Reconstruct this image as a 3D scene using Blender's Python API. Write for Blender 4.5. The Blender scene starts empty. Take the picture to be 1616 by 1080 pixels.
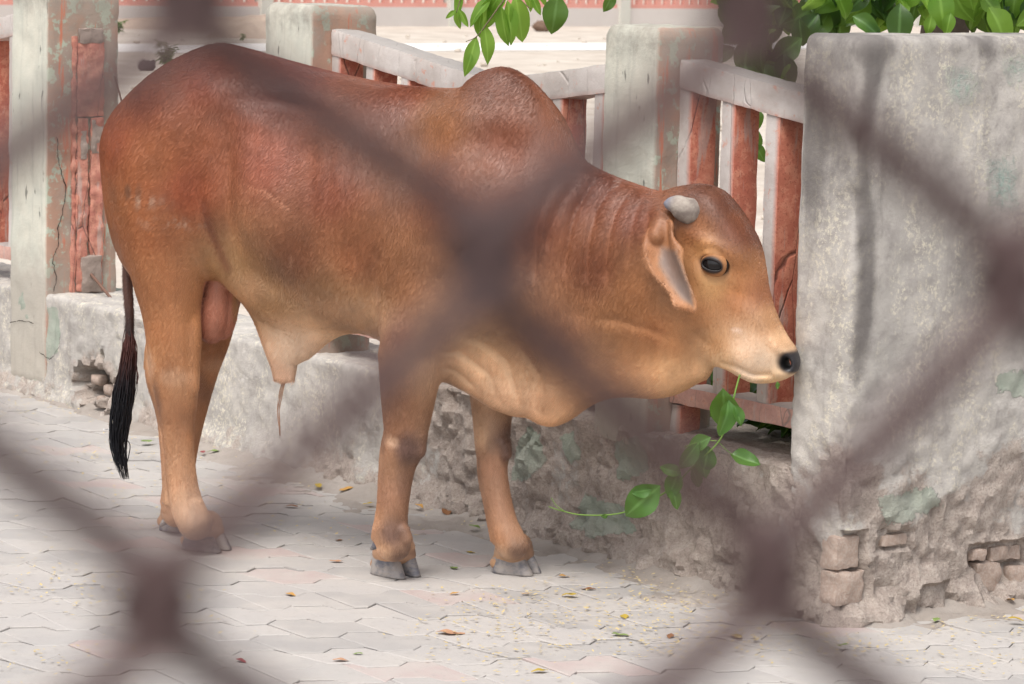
import bpy, bmesh, math, random
import numpy as np
from mathutils import Vector, Matrix

scene = bpy.context.scene
COL = scene.collection

# ------------------------------------------------------------------ camera
FPX = 5000.0                       # focal length in photo pixels (photo 1616 x 1080)
PITCH = math.atan(640 / FPX)
ROLL = math.radians(1.5)
CAM_H = 1.75
_F = np.array([0, math.cos(PITCH), -math.sin(PITCH)])
_R0 = np.array([1.0, 0, 0])
_U0 = np.array([0, math.sin(PITCH), math.cos(PITCH)])
_R = _R0 * math.cos(ROLL) + _U0 * math.sin(ROLL)
_U = -_R0 * math.sin(ROLL) + _U0 * math.cos(ROLL)
_C = np.array([0, 0, CAM_H])
cam_data = bpy.data.cameras.new('camera')
cam = bpy.data.objects.new('camera', cam_data)
COL.objects.link(cam)
M = Matrix.Identity(4)
for i in range(3):
    M[i][0] = _R[i]; M[i][1] = _U[i]; M[i][2] = -_F[i]; M[i][3] = _C[i]
cam.matrix_world = M
cam_data.sensor_width = 36.0
cam_data.lens = 36.0 * FPX / 1616
cam_data.clip_start = 0.02
cam_data.clip_end = 2000
cam_data.dof.use_dof = True
cam_data.dof.focus_distance = 8.55
cam_data.dof.aperture_fstop = 14.0
scene.camera = cam

# ------------------------------------------------------------------ light
SUN_EL, SUN_AZ = math.radians(60), math.radians(-158)   # azimuth from +Y towards +X
world = bpy.data.worlds.new('World'); scene.world = world
world.use_nodes = True
wn = world.node_tree; wn.nodes.clear()
sky = wn.nodes.new('ShaderNodeTexSky'); sky.sky_type = 'NISHITA'; sky.sun_disc = False
sky.sun_elevation = SUN_EL; sky.sun_rotation = SUN_AZ
sky.dust_density = 4.0; sky.air_density = 1.0; sky.ozone_density = 1.0
hsv = wn.nodes.new('ShaderNodeHueSaturation'); hsv.inputs['Saturation'].default_value = 0.30
bg = wn.nodes.new('ShaderNodeBackground'); bg.inputs['Strength'].default_value = 0.15
wo = wn.nodes.new('ShaderNodeOutputWorld')
wn.links.new(sky.outputs[0], hsv.inputs['Color']); wn.links.new(hsv.outputs[0], bg.inputs[0]); wn.links.new(bg.outputs[0], wo.inputs[0])
sd = bpy.data.lights.new('sun', 'SUN'); sd.energy = 1.4; sd.angle = math.radians(26); sd.color = (1.0, 0.96, 0.90)
so = bpy.data.objects.new('sun', sd); COL.objects.link(so)
_sdir = Vector((math.cos(SUN_EL) * math.sin(SUN_AZ), math.cos(SUN_EL) * math.cos(SUN_AZ), math.sin(SUN_EL)))
so.rotation_euler = _sdir.to_track_quat('Z', 'Y').to_euler(); so.location = (0, 0, 12)
scene.view_settings.view_transform = 'Standard'; scene.view_settings.look = 'None'
scene.view_settings.exposure = 0.60; scene.view_settings.gamma = 1.0

# ------------------------------------------------------------------ helpers
rng = np.random.default_rng(7); random.seed(7)

def ray(px, py): return _F + _R * (px - 808) / FPX - _U * (py - 540) / FPX
def on_ground(px, py, z=0.0):
    v = ray(px, py); return _C + v * ((z - CAM_H) / v[2])
def at_depth(px, py, d): return _C + ray(px, py) * d
def on_plane(px, py, p0, n):
    v = ray(px, py); return _C + v * (np.dot(np.asarray(p0) - _C, n) / np.dot(v, n))
def project(P):
    v = np.asarray(P, float) - _C; d = v @ _F
    return 808 + FPX * (v @ _R) / d, 540 - FPX * (v @ _U) / d

def _hash(ix, iy, iz, seed):
    with np.errstate(over='ignore'):
        h = (ix.astype(np.int64) * 374761393 + iy.astype(np.int64) * 668265263 + iz.astype(np.int64) * 2147483647 + seed * 144665) & 0xffffffff
        h = ((h ^ (h >> 13)) * 1274126177) & 0xffffffff
        h = h ^ (h >> 16)
    return (h & 0xffff) / 65535.0
def vnoise(p, seed=0):
    p = np.asarray(p, float); i = np.floor(p); f = p - i; f = f * f * (3 - 2 * f); i = i.astype(np.int64)
    o = 0
    for dx in (0, 1):
        wx = f[:, 0] if dx else 1 - f[:, 0]
        for dy in (0, 1):
            wy = f[:, 1] if dy else 1 - f[:, 1]
            for dz in (0, 1):
                wz = f[:, 2] if dz else 1 - f[:, 2]
                o = o + wx * wy * wz * _hash(i[:, 0] + dx, i[:, 1] + dy, i[:, 2] + dz, seed)
    return o * 2 - 1
def fbm(p, scale, octv=4, seed=0, gain=0.5):
    p = np.asarray(p, float) * scale; a = 1.0; o = 0
    for k in range(octv):
        o = o + a * vnoise(p * (2.0 ** k) + 17.3 * k, seed + k); a *= gain
    return o
def sstep(a, b, x):
    t = np.clip((x - a) / (b - a), 0, 1); return t * t * (3 - 2 * t)

def empty(name, loc=(0, 0, 0), rz=0.0, label=None, cat=None, group=None):
    o = bpy.data.objects.new(name, None); COL.objects.link(o)
    o.location = loc; o.rotation_euler = (0, 0, rz); o.empty_display_size = 0.1
    tag(o, label, cat, group); return o
def tag(o, label=None, cat=None, group=None, kind=None):
    if label: o['label'] = label
    if cat: o['category'] = cat
    if group: o['group'] = group
    if kind: o['kind'] = kind
    return o
def mesh_data(name, v, f, smooth=True, mat=None):
    me = bpy.data.meshes.new(name); me.from_pydata([tuple(map(float, a)) for a in v], [], [tuple(map(int, a)) for a in f])
    if smooth: me.polygons.foreach_set('use_smooth', [True] * len(me.polygons))
    if mat: me.materials.append(mat)
    me.update(); return me
def fix_normals(me):
    b = bmesh.new(); b.from_mesh(me); bmesh.ops.recalc_face_normals(b, faces=b.faces); b.to_mesh(me); b.free()
def obj(name, me, parent=None, loc=None):
    o = bpy.data.objects.new(name, me); COL.objects.link(o)
    if parent is not None: o.parent = parent
    if loc is not None: o.location = loc
    return o
def world_mesh(name, v, f, mat, parent=None, smooth=True):
    """mesh given in world coordinates; expressed relative to an (unrotated) parent or to its own base"""
    v = np.asarray(v, float)
    if parent is not None:
        base = np.array(parent.location)
        pp = parent.parent
        while pp is not None: base = base + np.array(pp.location); pp = pp.parent
        o = obj(name, mesh_data(name, v - base, f, smooth, mat), parent)
    else:
        c = np.array([v[:, 0].mean(), v[:, 1].mean(), v[:, 2].min()])
        o = obj(name, mesh_data(name, v - c, f, smooth, mat)); o.location = c
    return o

def tube(path, radii, sides=8, caps=True):
    """tube along a polyline, returns verts, faces"""
    path = np.asarray(path, float); n = len(path); radii = np.broadcast_to(np.asarray(radii, float), (n,))
    T = np.gradient(path, axis=0); T /= np.linalg.norm(T, axis=1)[:, None] + 1e-12
    a = np.array([0, 0, 1.0]) if abs(T[0][2]) < 0.9 else np.array([1.0, 0, 0])
    u = np.cross(T[0], a); u /= np.linalg.norm(u)
    v = []; f = []
    for k in range(n):
        u = u - T[k] * (u @ T[k]); u /= np.linalg.norm(u) + 1e-12; w = np.cross(T[k], u)
        for s in range(sides):
            an = 2 * math.pi * s / sides
            v.append(path[k] + radii[k] * (math.cos(an) * u + math.sin(an) * w))
    for k in range(n - 1):
        for s in range(sides):
            s2 = (s + 1) % sides
            f.append((k * sides + s, k * sides + s2, (k + 1) * sides + s2, (k + 1) * sides + s))
    if caps:
        f.append(tuple(range(sides))[::-1]); f.append(tuple((n - 1) * sides + s for s in range(sides)))
    return np.array(v), f
class MB:
    def __init__(s): s.v = []; s.f = []; s.n = 0
    def add(s, v, f):
        s.v.append(np.asarray(v, float)); s.f += [tuple(i + s.n for i in q) for q in f]; s.n += len(v)
    def verts(s): return np.concatenate(s.v)

def catmull(P, n):
    P = np.asarray(P, float); Q = np.vstack([2 * P[0] - P[1], P, 2 * P[-1] - P[-2]]); out = []
    for i in range(1, len(Q) - 2):
        for t in np.linspace(0, 1, n, endpoint=False):
            a, b, c, d = Q[i - 1], Q[i], Q[i + 1], Q[i + 2]
            out.append(0.5 * ((2 * b) + (-a + c) * t + (2 * a - 5 * b + 4 * c - d) * t * t + (-a + 3 * b - 3 * c + d) * t ** 3))
    out.append(P[-1]); return np.array(out)

# ------------------------------------------------------------------ material kit
class NT:
    def __init__(s, name, rough=0.8, spec=0.3):
        s.m = bpy.data.materials.new(name); s.m.use_nodes = True; s.t = s.m.node_tree; s.t.nodes.clear()
        s.out = s.t.nodes.new('ShaderNodeOutputMaterial'); s.b = s.t.nodes.new('ShaderNodeBsdfPrincipled')
        s.t.links.new(s.b.outputs[0], s.out.inputs[0])
        s.b.inputs['Roughness'].default_value = rough; s.b.inputs['Specular IOR Level'].default_value = spec
        s.tc = s.t.nodes.new('ShaderNodeTexCoord')
        s.geo = s.t.nodes.new('ShaderNodeNewGeometry')
        s.pos = s.geo.outputs['Position']
    def link(s, a, b): s.t.links.new(a, b)
    def put(s, sock, v):
        if isinstance(v, bpy.types.NodeSocket): s.link(v, sock)
        else: sock.default_value = v
    def mapping(s, scale=(1, 1, 1), rot=(0, 0, 0), loc=(0, 0, 0), src=None):
        n = s.t.nodes.new('ShaderNodeMapping'); n.inputs['Scale'].default_value = scale; n.inputs['Rotation'].default_value = rot; n.inputs['Location'].default_value = loc
        s.link(src or s.pos, n.inputs[0]); return n.outputs[0]
    def noise(s, scale, detail=5, rough=0.6, src=None, dist=0.0):
        n = s.t.nodes.new('ShaderNodeTexNoise'); n.inputs['Scale'].default_value = scale; n.inputs['Detail'].default_value = detail
        n.inputs['Roughness'].default_value = rough; n.inputs['Distortion'].default_value = dist
        s.link(src or s.pos, n.inputs['Vector']); return n.outputs['Fac']
    def voro(s, scale, feature='DISTANCE_TO_EDGE', src=None):
        n = s.t.nodes.new('ShaderNodeTexVoronoi'); n.feature = feature; n.inputs['Scale'].default_value = scale
        s.link(src or s.pos, n.inputs['Vector']); return n.outputs['Distance']
    def ramp(s, fac, lo, hi, a=0.0, b=1.0):
        n = s.t.nodes.new('ShaderNodeMapRange'); n.inputs[1].default_value = lo; n.inputs[2].default_value = hi
        n.inputs[3].default_value = a; n.inputs[4].default_value = b; n.interpolation_type = 'SMOOTHSTEP'
        s.link(fac, n.inputs[0]); return n.outputs[0]
    def math(s, op, a, b=0.0):
        n = s.t.nodes.new('ShaderNodeMath'); n.operation = op; s.put(n.inputs[0], a); s.put(n.inputs[1], b); return n.outputs[0]
    def mix(s, fac, a, b, mode='MIX'):
        n = s.t.nodes.new('ShaderNodeMix'); n.data_type = 'RGBA'; n.blend_type = mode
        s.put(n.inputs[0], fac)
        for k, v in ((6, a), (7, b)):
            if isinstance(v, tuple): v = (*v[:3], 1.0)
            s.put(n.inputs[k], v)
        return n.outputs[2]
    def attr(s, name, out='Color'):
        n = s.t.nodes.new('ShaderNodeAttribute'); n.attribute_name = name; return n.outputs[out]
    def rnd(s):
        n = s.t.nodes.new('ShaderNodeObjectInfo'); return n.outputs['Random']
    def bump(s, h, strength=0.4, dist=0.01, prev=None):
        n = s.t.nodes.new('ShaderNodeBump'); n.inputs['Strength'].default_value = strength; n.inputs['Distance'].default_value = dist
        s.link(h, n.inputs['Height'])
        if prev is not None: s.link(prev, n.inputs['Normal'])
        s.nrm = n.outputs[0]; s.link(n.outputs[0], s.b.inputs['Normal']); return n.outputs[0]
    def color(s, c): s.put(s.b.inputs['Base Color'], (*c, 1.0) if isinstance(c, tuple) else c); return s
def srgb(r, g, b):
    f = lambda c: (c / 255 / 12.92) if c <= 10 else ((c / 255 + 0.055) / 1.055) ** 2.4
    return (f(r), f(g), f(b))
# ------------------------------------------------------------------ the bull
BULL_YAW = math.radians(24)
_feet = np.mean([on_ground(625, 918), on_ground(815, 912), on_ground(325, 877), on_ground(275, 845)], axis=0)
BO = np.array([_feet[0], _feet[1], 0.0])
BA = np.array([math.cos(BULL_YAW), -math.sin(BULL_YAW), 0])       # forward
BN = np.array([-math.sin(BULL_YAW), -math.cos(BULL_YAW), 0])      # towards the camera side (right flank)
def bl(px, py, lat=0.0):
    """photo pixel on the vertical plane parallel to the bull's middle plane, lat metres to its right -> local x, y, z"""
    P = on_plane(px, py, BO + BN * lat, BN); d = P - BO
    return np.array([d @ BA, -lat, P[2]])
def blp(pts, lat=0.0): return np.array([bl(p[0], p[1], lat) for p in pts])
PXM = 8.65 / FPX                                                  # metres per photo pixel at the bull

def poly_sd(poly, X, Z):
    """signed distance (inside positive) of grid points to a polygon in x,z"""
    d = np.full(X.shape, 1e9); ins = np.zeros(X.shape, bool); n = len(poly)
    for i in range(n):
        a = poly[i]; b = poly[(i + 1) % n]; e = b - a
        t = np.clip(((X - a[0]) * e[0] + (Z - a[1]) * e[1]) / (e @ e + 1e-12), 0, 1)
        d = np.minimum(d, (X - a[0] - t * e[0]) ** 2 + (Z - a[1] - t * e[1]) ** 2)
        c = ((a[1] > Z) != (b[1] > Z)); xx = (b[0] - a[0]) * (Z - a[1]) / (b[1] - a[1] + 1e-12) + a[0]
        ins ^= c & (X < xx)
    d = np.sqrt(d); return np.where(ins, d, -d)
def shepard(ctrl, X, Z, p=3.0, eps=0.02):
    w = 0; s = 0
    for c in ctrl:
        k = 1.0 / ((X - c[0]) ** 2 + (Z - c[1]) ** 2 + eps * eps) ** (p / 2)
        w = w + k; s = s + k[..., None] * np.asarray(c[2:])
    return s / w[..., None]
def gblur(a, sig):
    r = int(3 * sig) + 1; k = np.exp(-np.arange(-r, r + 1) ** 2 / (2 * sig * sig)); k /= k.sum()
    a = np.pad(a, r, mode='edge')
    a = np.apply_along_axis(lambda m: np.convolve(m, k, 'valid'), 0, a)
    return np.apply_along_axis(lambda m: np.convolve(m, k, 'valid'), 1, a)
def inflate(poly, ctrl, X, Z, blur):
    sd = np.maximum(poly_sd(poly, X, Z), -0.2); TR = shepard(ctrl, X, Z); T = TR[..., 0]; R = TR[..., 1]
    q = np.minimum(sd / R, 1.0); u = T * T * (2 * q - q * q)
    ub = gblur(u, blur); w = sstep(0.0, 0.05, sd)
    return u * (1 - w) + ub * w
def line_d(pts, X, Z):
    d = np.full(X.shape, 1e9)
    for a, b in zip(pts[:-1], pts[1:]):
        e = b - a; t = np.clip(((X - a[0]) * e[0] + (Z - a[1]) * e[1]) / (e @ e + 1e-12), 0, 1)
        d = np.minimum(d, (X - a[0] - t * e[0]) ** 2 + (Z - a[1] - t * e[1]) ** 2)
    return np.sqrt(d)
def smin(a, b, k):
    h = np.clip(0.5 + 0.5 * (b - a) / k, 0, 1); return b * (1 - h) + a * h - k * h * (1 - h)

def surface_nets(F, org, h):
    nx, ny, nz = F.shape; S = F < 0
    c = [S[dx:nx - 1 + dx, dy:ny - 1 + dy, dz:nz - 1 + dz] for dx in (0, 1) for dy in (0, 1) for dz in (0, 1)]
    cnt = sum(x.astype(np.int8) for x in c); act = (cnt > 0) & (cnt < 8)
    idx = -np.ones(act.shape, np.int64); I = np.argwhere(act); idx[act] = np.arange(len(I))
    acc = np.zeros((len(I), 3)); num = np.zeros(len(I))
    cor = [(dx, dy, dz) for dx in (0, 1) for dy in (0, 1) for dz in (0, 1)]
    val = {k: F[I[:, 0] + k[0], I[:, 1] + k[1], I[:, 2] + k[2]] for k in cor}
    for a in cor:
        for ax in range(3):
            if a[ax] == 0:
                b = list(a); b[ax] = 1; b = tuple(b); va, vb = val[a], val[b]; m = (va < 0) != (vb < 0)
                t = np.where(m, va / np.where(m, va - vb, 1), 0)
                p = np.array(a, float)[None].repeat(len(I), 0); p[:, ax] = t
                acc += p * m[:, None]; num += m
    V = (I + acc / num[:, None]) * h + org
    Fc = []
    for ax in range(3):
        o1, o2 = (ax + 1) % 3, (ax + 2) % 3
        A = S; B = np.roll(S, -1, ax); m = A != B
        sl = [slice(1, -1)] * 3; sub = np.zeros_like(m); sub[tuple(sl)] = m[tuple(sl)]
        E = np.argwhere(sub); fl = A[sub]
        def gi(d1, d2):
            q = E.copy(); q[:, o1] -= d1; q[:, o2] -= d2; return idx[q[:, 0], q[:, 1], q[:, 2]]
        quad = np.stack([gi(0, 0), gi(1, 0), gi(1, 1), gi(0, 1)], 1)
        quad[~fl] = quad[~fl][:, ::-1]
        Fc.append(quad[(quad >= 0).all(1)])
    return V, np.concatenate(Fc)

GH = 0.0052
TRUNK = [(171, 250), (172, 215), (185, 180), (215, 145), (270, 100), (335, 70), (380, 75), (450, 95), (540, 118), (620, 133), (690, 139), (728, 138),
         (745, 124), (765, 112), (795, 106), (825, 117), (855, 145), (885, 185), (905, 228), (922, 255), (960, 275), (1000, 290), (1040, 302), (1080, 300),
         (1100, 340), (1120, 420), (1128, 520), (1122, 588), (1100, 606), (1065, 624), (1030, 629), (990, 627), (958, 630), (930, 642), (903, 661), (878, 672), (858, 671),
         (835, 660), (810, 656), (780, 644), (740, 618), (690, 592), (640, 560), (595, 530), (540, 524), (480, 520), (430, 508), (385, 472), (345, 438),
         (300, 450), (255, 465), (222, 440), (195, 390), (180, 330)]
TR_CTRL = [(215, 250, .17, .17), (250, 380, .17, .15), (300, 200, .215, .17), (345, 120, .17, .15), (345, 300, .22, .22), (480, 180, .17, .17), (470, 330, .265, .30), (580, 320, .26, .30), (560, 440, .24, .22),
           (690, 200, .12, .14), (710, 340, .22, .22), (720, 470, .2, .2), (795, 135, .055, .07), (800, 210, .095, .10), (820, 330, .17, .18), (690, 560, .13, .1),
           (800, 600, .055, .06), (870, 630, .045, .05), (830, 480, .16, .16), (930, 300, .075, .07), (950, 400, .12, .12), (950, 500, .10, .10), (950, 590, .04, .05), (1050, 360, .09, .08), (1060, 470, .10, .10), (1060, 590, .05, .06), (400, 470, .12, .1)]
HEAD = [(1062, 303), (1080, 294), (1105, 290), (1132, 297), (1152, 314), (1176, 346), (1196, 384), (1207, 424), (1213, 460), (1225, 500), (1240, 532), (1254, 552),
        (1261, 570), (1257, 587), (1243, 597), (1218, 604), (1192, 604), (1172, 596), (1150, 584), (1122, 574), (1090, 556), (1058, 522), (1036, 480), (1030, 420), (1036, 360), (1046, 320)]
HD_CTRL = [(1085, 312, .075, .05), (1130, 330, .09, .055), (1120, 420, .098, .09), (1165, 380, .085, .05), (1080, 480, .092, .09), (1190, 450, .055, .045), (1150, 500, .070, .06), (1180, 545, .064, .035),
           (1235, 560, .054, .028), (1210, 585, .058, .028), (1110, 545, .055, .05), (1050, 400, .09, .06)]
EARP = [(1040, 340), (1060, 352), (1064, 372), (1082, 392), (1084, 415), (1092, 445), (1100, 470), (1101, 491), (1085, 489), (1068, 482), (1062, 468), (1046, 446), (1028, 424), (1017, 400), (1015, 372), (1026, 350)]
SHEATH = [(392, 478), (412, 530), (428, 575), (434, 600), (446, 606), (464, 602), (468, 576), (488, 566), (512, 545), (545, 522), (580, 505), (480, 470)]

def P2(pts, lat, smooth=0):
    a = blp(pts, lat)[:, [0, 2]]
    if smooth:
        b = catmull(np.vstack([a[-2:], a, a[:2]]), smooth); b = b[2 * smooth:-(2 * smooth)]; a = b[:len(pts) * smooth]
    return a
def C2(ctrl, lat): return [(*bl(c[0], c[1], lat)[[0, 2]], *c[2:]) for c in ctrl]

# limbs: photo x, y, lateral offset (+ = right, the flank we see), radius in photo pixels
NF = [(700, 420, .10, 62), (672, 500, .125, 58), (650, 550, .135, 50), (647, 600, .135, 45), (643, 650, .132, 38.5), (640, 690, .13, 33), (637, 706, .13, 32), (630, 735, .13, 26), (624, 775, .13, 23.5), (620, 815, .13, 23.5), (618, 842, .13, 27), (621, 860, .13, 27)]
NFK = [(652, 692, .135, 19), (656, 708, .135, 16)]
TEND = [[(620, 655, .13, 8), (609, 710, .13, 9), (606, 750, .13, 9), (603, 800, .13, 9), (598, 846, .13, 12)], [(772, 670, -.095, 8), (764, 715, -.095, 8), (762, 750, -.095, 8), (772, 800, -.095, 8), (784, 848, -.095, 11)], [(250, 590, .118, 10), (252, 630, .115, 9), (258, 670, .11, 9), (263, 730, .108, 9), (270, 790, .10, 13)], [(284, 640, -.12, 10), (272, 710, -.12, 8), (264, 790, -.12, 11)],
        [(660, 560, .15, 30), (662, 610, .145, 22), (655, 655, .14, 14)], [(625, 560, .15, 26), (620, 620, .14, 18), (622, 670, .135, 12)], [(292, 470, .09, 18), (300, 515, .118, 17), (302, 560, .122, 15), (300, 610, .118, 14)], [(252, 480, .13, 22), (243, 540, .12, 12), (241, 575, .118, 13)], [(636, 838, .14, 11), (641, 850, .14, 10)], [(600, 838, .14, 10), (604, 852, .14, 10)], [(308, 800, .11, 14), (318, 822, .11, 14)], [(793, 700, -.08, 14), (796, 715, -.08, 12)]]
FF = [(800, 520, -.09, 60), (780, 600, -.095, 40), (777, 650, -.095, 32), (777, 695, -.095, 28), (778, 712, -.095, 27), (778, 742, -.095, 23), (785, 785, -.095, 21.5), (794, 825, -.095, 22.5), (802, 846, -.095, 24), (808, 860, -.095, 25)]
NH = [(258, 265, .10, 82), (262, 350, .11, 76), (266, 430, .115, 60), (270, 490, .118, 47), (274, 540, .118, 43), (276, 580, .118, 40), (279, 625, .115, 34), (281, 670, .11, 27), (283, 715, .11, 24.5), (288, 765, .105, 25), (296, 800, .10, 27), (308, 826, .10, 28)]
NHK = [(245, 556, .118, 15), (247, 600, .118, 16), (262, 660, .112, 11)]
FH = [(330, 400, -.10, 66), (332, 470, -.115, 50), (326, 530, -.118, 40), (312, 585, -.12, 34), (302, 640, -.12, 28), (292, 700, -.12, 23), (283, 760, -.12, 23), (278, 796, -.12, 24), (278, 810, -.12, 24)]
TAIL = [(228, 185, .0, 22), (214, 225, -.005, 18), (207, 290, -.01, 13), (202, 380, -.01, 9), (202, 450, -.01, 8), (205, 510, -.01, 7), (203, 560, -.01, 6), (196, 620, -.01, 5), (190, 680, -.01, 3)]
HOOF = [(622, 906, -.42, .130, .118, .050), (811, 903, -.08, .126, .108, .050), (322, 866, -.12, .132, .112, .048), (284, 836, -.06, .124, .106, .048)]
SCRO = [(346, 425, .03, 15), (342, 465, .035, 20), (337, 500, .037, 23), (334, 522, .037, 20)]
SCRO2 = [(358, 425, -.005, 14), (358, 465, .002, 19), (354, 498, .004, 21), (350, 518, .004, 18)]

def bull_body():
    x0, x1, ym, z0, z1 = -0.86, 1.48, 0.33, -0.02, 1.50
    h = GH; xs = np.arange(x0, x1, h); ys = np.arange(-ym, ym, h); zs = np.arange(z0, z1, h)
    X, Z = np.meshgrid(xs, zs, indexing='ij')
    u = inflate(P2(TRUNK, 0, 3), C2(TR_CTRL, 0.1), X, Z, 6)
    hh = np.sqrt(np.maximum(u, 0))
    b = np.zeros_like(X)
    def bump(px, py, rx, rz, amp, rot=0.0, lat=0.2):
        c = bl(px, py, lat); dx = X - c[0]; dz = Z - c[2]; ca, sa = math.cos(math.radians(rot)), math.sin(math.radians(rot))
        a = (dx * ca + dz * sa) / (rx * PXM); e = (-dx * sa + dz * ca) / (rz * PXM); b[:] += amp * np.exp(-(a * a + e * e))
    def crease(pts, wpx, amp, lat=0.2):
        q = P2(pts, lat); d = line_d(q, X, Z); ends = sum(np.exp(-((X - e[0]) ** 2 + (Z - e[1]) ** 2) / (2.4 * wpx * PXM) ** 2) for e in (q[0], q[-1])); b[:] += amp * np.exp(-(d / (wpx * PXM)) ** 2) * np.clip(1 - ends, 0, 1)
    # hip and pin bones, hollow of the flank, thigh edge, ribs, shoulder blade
    bump(335, 140, 45, 40, .022); bump(245, 225, 55, 45, .020, -20); bump(440, 170, 75, 20, -.020, -8); bump(360, 300, 22, 110, -.022, 4)
    bump(350, 385, 30, 60, -.02, -10); bump(470, 250, 90, 40, .008, -8); bump(470, 380, 120, 70, .012)
    crease([(322, 250), (318, 320), (325, 380), (332, 425)], 17, -.013)
    crease([(352, 430), (400, 470), (450, 500)], 16, .006)
    crease([(612, 370), (594, 440), (588, 490), (598, 525)], 15, -.015); bump(640, 430, 45, 90, .022, 8)
    bump(735, 300, 55, 130, .022, 18); bump(800, 360, 30, 120, -.014, 16); bump(760, 190, 70, 30, .006)
    bump(650, 240, 40, 90, -.006, 12)
    for k, xx in enumerate((505, 535, 565)): crease([(xx - 20, 200), (xx + 4, 320), (xx - 6, 430)], 11, -.0022)
    # neck and dewlap folds
    for k, (xa, xb, yb, am) in enumerate([(905, 868, 400, -.006), (930, 893, 440, -.007), (962, 925, 450, -.006), (995, 955, 450, -.005), (1020, 990, 430, -.004), (880, 850, 450, -.006)]):
        crease([(xa, 275), ((xa + xb) / 2 - 6, 335), (xb, yb)], 6, am, .1)
    for pts, am, wd in [([(700, 545), (740, 552), (775, 590), (785, 640)], -.010, 7), ([(690, 570), (730, 582), (760, 622)], -.009, 6), ([(760, 520), (800, 570), (815, 650)], -.010, 8), ([(820, 520), (848, 590), (838, 662)], -.009, 8),
                        ([(870, 540), (860, 600), (848, 664)], .007, 10), ([(790, 600), (800, 650)], .006, 8), ([(930, 500), (985, 505), (1030, 520), (1075, 545)], -.006, 8), ([(720, 520), (765, 545), (790, 600)], .006, 8),
                        ([(870, 480), (930, 500), (960, 560)], -.006, 12), ([(900, 420), (1000, 440), (1030, 480)], -.003, 14)]:
        crease(pts, wd * 1.2, am * .7, .06)
    P0 = np.stack([X.ravel() * 1.0, np.zeros(X.size), Z.ravel()], 1)
    b += (0.0035 * fbm(P0, 9, 3, 5)).reshape(X.shape)
    u = u + 2 * b * hh * sstep(0, .05, hh) + b * b * np.sign(b) * 0
    gx, gz = np.gradient(u, h); g4 = ((gx * gx + gz * gz) / 4).astype(np.float32)
    Y = ys[None, :, None].astype(np.float32); Y2 = Y * Y
    F = (Y2 - u[:, None, :].astype(np.float32)) / (2 * np.sqrt(Y2 + g4[:, None, :]) + 1e-3)
    def block(lo, hi, fn, k, op='u'):
        i0 = [max(0, int((lo[a] - (x0, -ym, z0)[a]) / h)) for a in range(3)]
        i1 = [min(F.shape[a], int((hi[a] - (x0, -ym, z0)[a]) / h) + 2) for a in range(3)]
        sl = tuple(slice(a, c) for a, c in zip(i0, i1))
        g = fn(xs[sl[0]][:, None, None], ys[sl[1]][None, :, None], zs[sl[2]][None, None, :])
        F[sl] = smin(F[sl], g, k) if op == 'u' else -smin(-F[sl], g, k)
    def chain(pts, k, sy=1.0):
        q = np.array([[*bl(a, c, l), r * PXM] for a, c, l, r in pts]); q = catmull(q, 8) if len(q) > 2 else q; q = [(a[:3], a[3]) for a in q]; rm = max(r for _, r in q) + k + .02
        def fn(x, y, z):
            g = None
            for (A, ra), (B, rb) in zip(q[:-1], q[1:]):
                e = B - A; t = np.clip(((x - A[0]) * e[0] + (y - A[1]) * e[1] + (z - A[2]) * e[2]) / (e @ e), 0, 1)
                d = np.sqrt((x - A[0] - t * e[0]) ** 2 + ((y - A[1] - t * e[1]) / sy) ** 2 + (z - A[2] - t * e[2]) ** 2) - (ra + t * (rb - ra))
                g = d if g is None else np.minimum(g, d)
            return g
        ps = np.array([a for a, _ in q]); block(ps.min(0) - rm, ps.max(0) + rm, fn, k)
    chain(NF, .04); chain(NFK, .014); chain(FF, .03); chain(NH, .04); chain(NHK, .018); chain(FH, .025); chain(TAIL, .012)
    chain([(bx, by, -l, r) for bx, by, l, r in [(NH[i][0] + 40, NH[i][1], NH[i][2], NH[i][3]) for i in range(2)]], .03)
    for q_ in TEND: chain(q_, .010)
    chain(SCRO2, .006); chain(SCRO, .004)
    for (px, py, hd, L, W_, Hh) in HOOF:
        g_ = on_ground(px, py) - BO; cx, cy = g_ @ BA, -(g_ @ BN); ca, sa = math.cos(hd), math.sin(hd)
        for s in (-1, 1):
            for (ox, oz, rr) in ((-.012, Hh + .008, .036), (-.036, Hh * .5, .026), (.016, Hh + .002, .031), (.0, Hh + .03, .034)):
                A = np.array([cx + ox * ca - s * W_ * .20 * sa, cy + ox * sa + s * W_ * .20 * ca, oz])
                block(A - rr - .05, A + rr + .05, lambda x, y, z, A=A, rr=rr: np.sqrt((x - A[0]) ** 2 + (y - A[1]) ** 2 + ((z - A[2]) * 1.25) ** 2) - rr, .02)
    # sheath
    us = inflate(P2(SHEATH, 0), C2([(450, 560, .035, .035), (450, 600, .018, .02), (500, 500, .06, .05)], 0), X, Z, 3)
    gx, gz = np.gradient(us, h); gs = (gx * gx + gz * gz) / 4
    def field2(uu, gg):
        def fn(x, y, z):
            i = np.rint((x.ravel() - x0) / h).astype(int); j = np.rint((z.ravel() - z0) / h).astype(int)
            return (y * y - uu[np.ix_(i, j)][:, None, :]) / (2 * np.sqrt(y * y + gg[np.ix_(i, j)][:, None, :]) + 1e-3)
        return fn
    a = P2(SHEATH, 0); block((a[:, 0].min() - .1, -.2, a[:, 1].min() - .1), (a[:, 0].max() + .1, .2, a[:, 1].max() + .1), field2(us, gs), .03)
    # head
    uh = inflate(P2(HEAD, 0, 3), C2(HD_CTRL, 0.05), X, Z, 4)
    hb = np.sqrt(np.maximum(uh, 0)); b = np.zeros_like(X)
    L = .09
    bump(1122, 388, 34, 13, .013, -25, L)                         # brow
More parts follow.
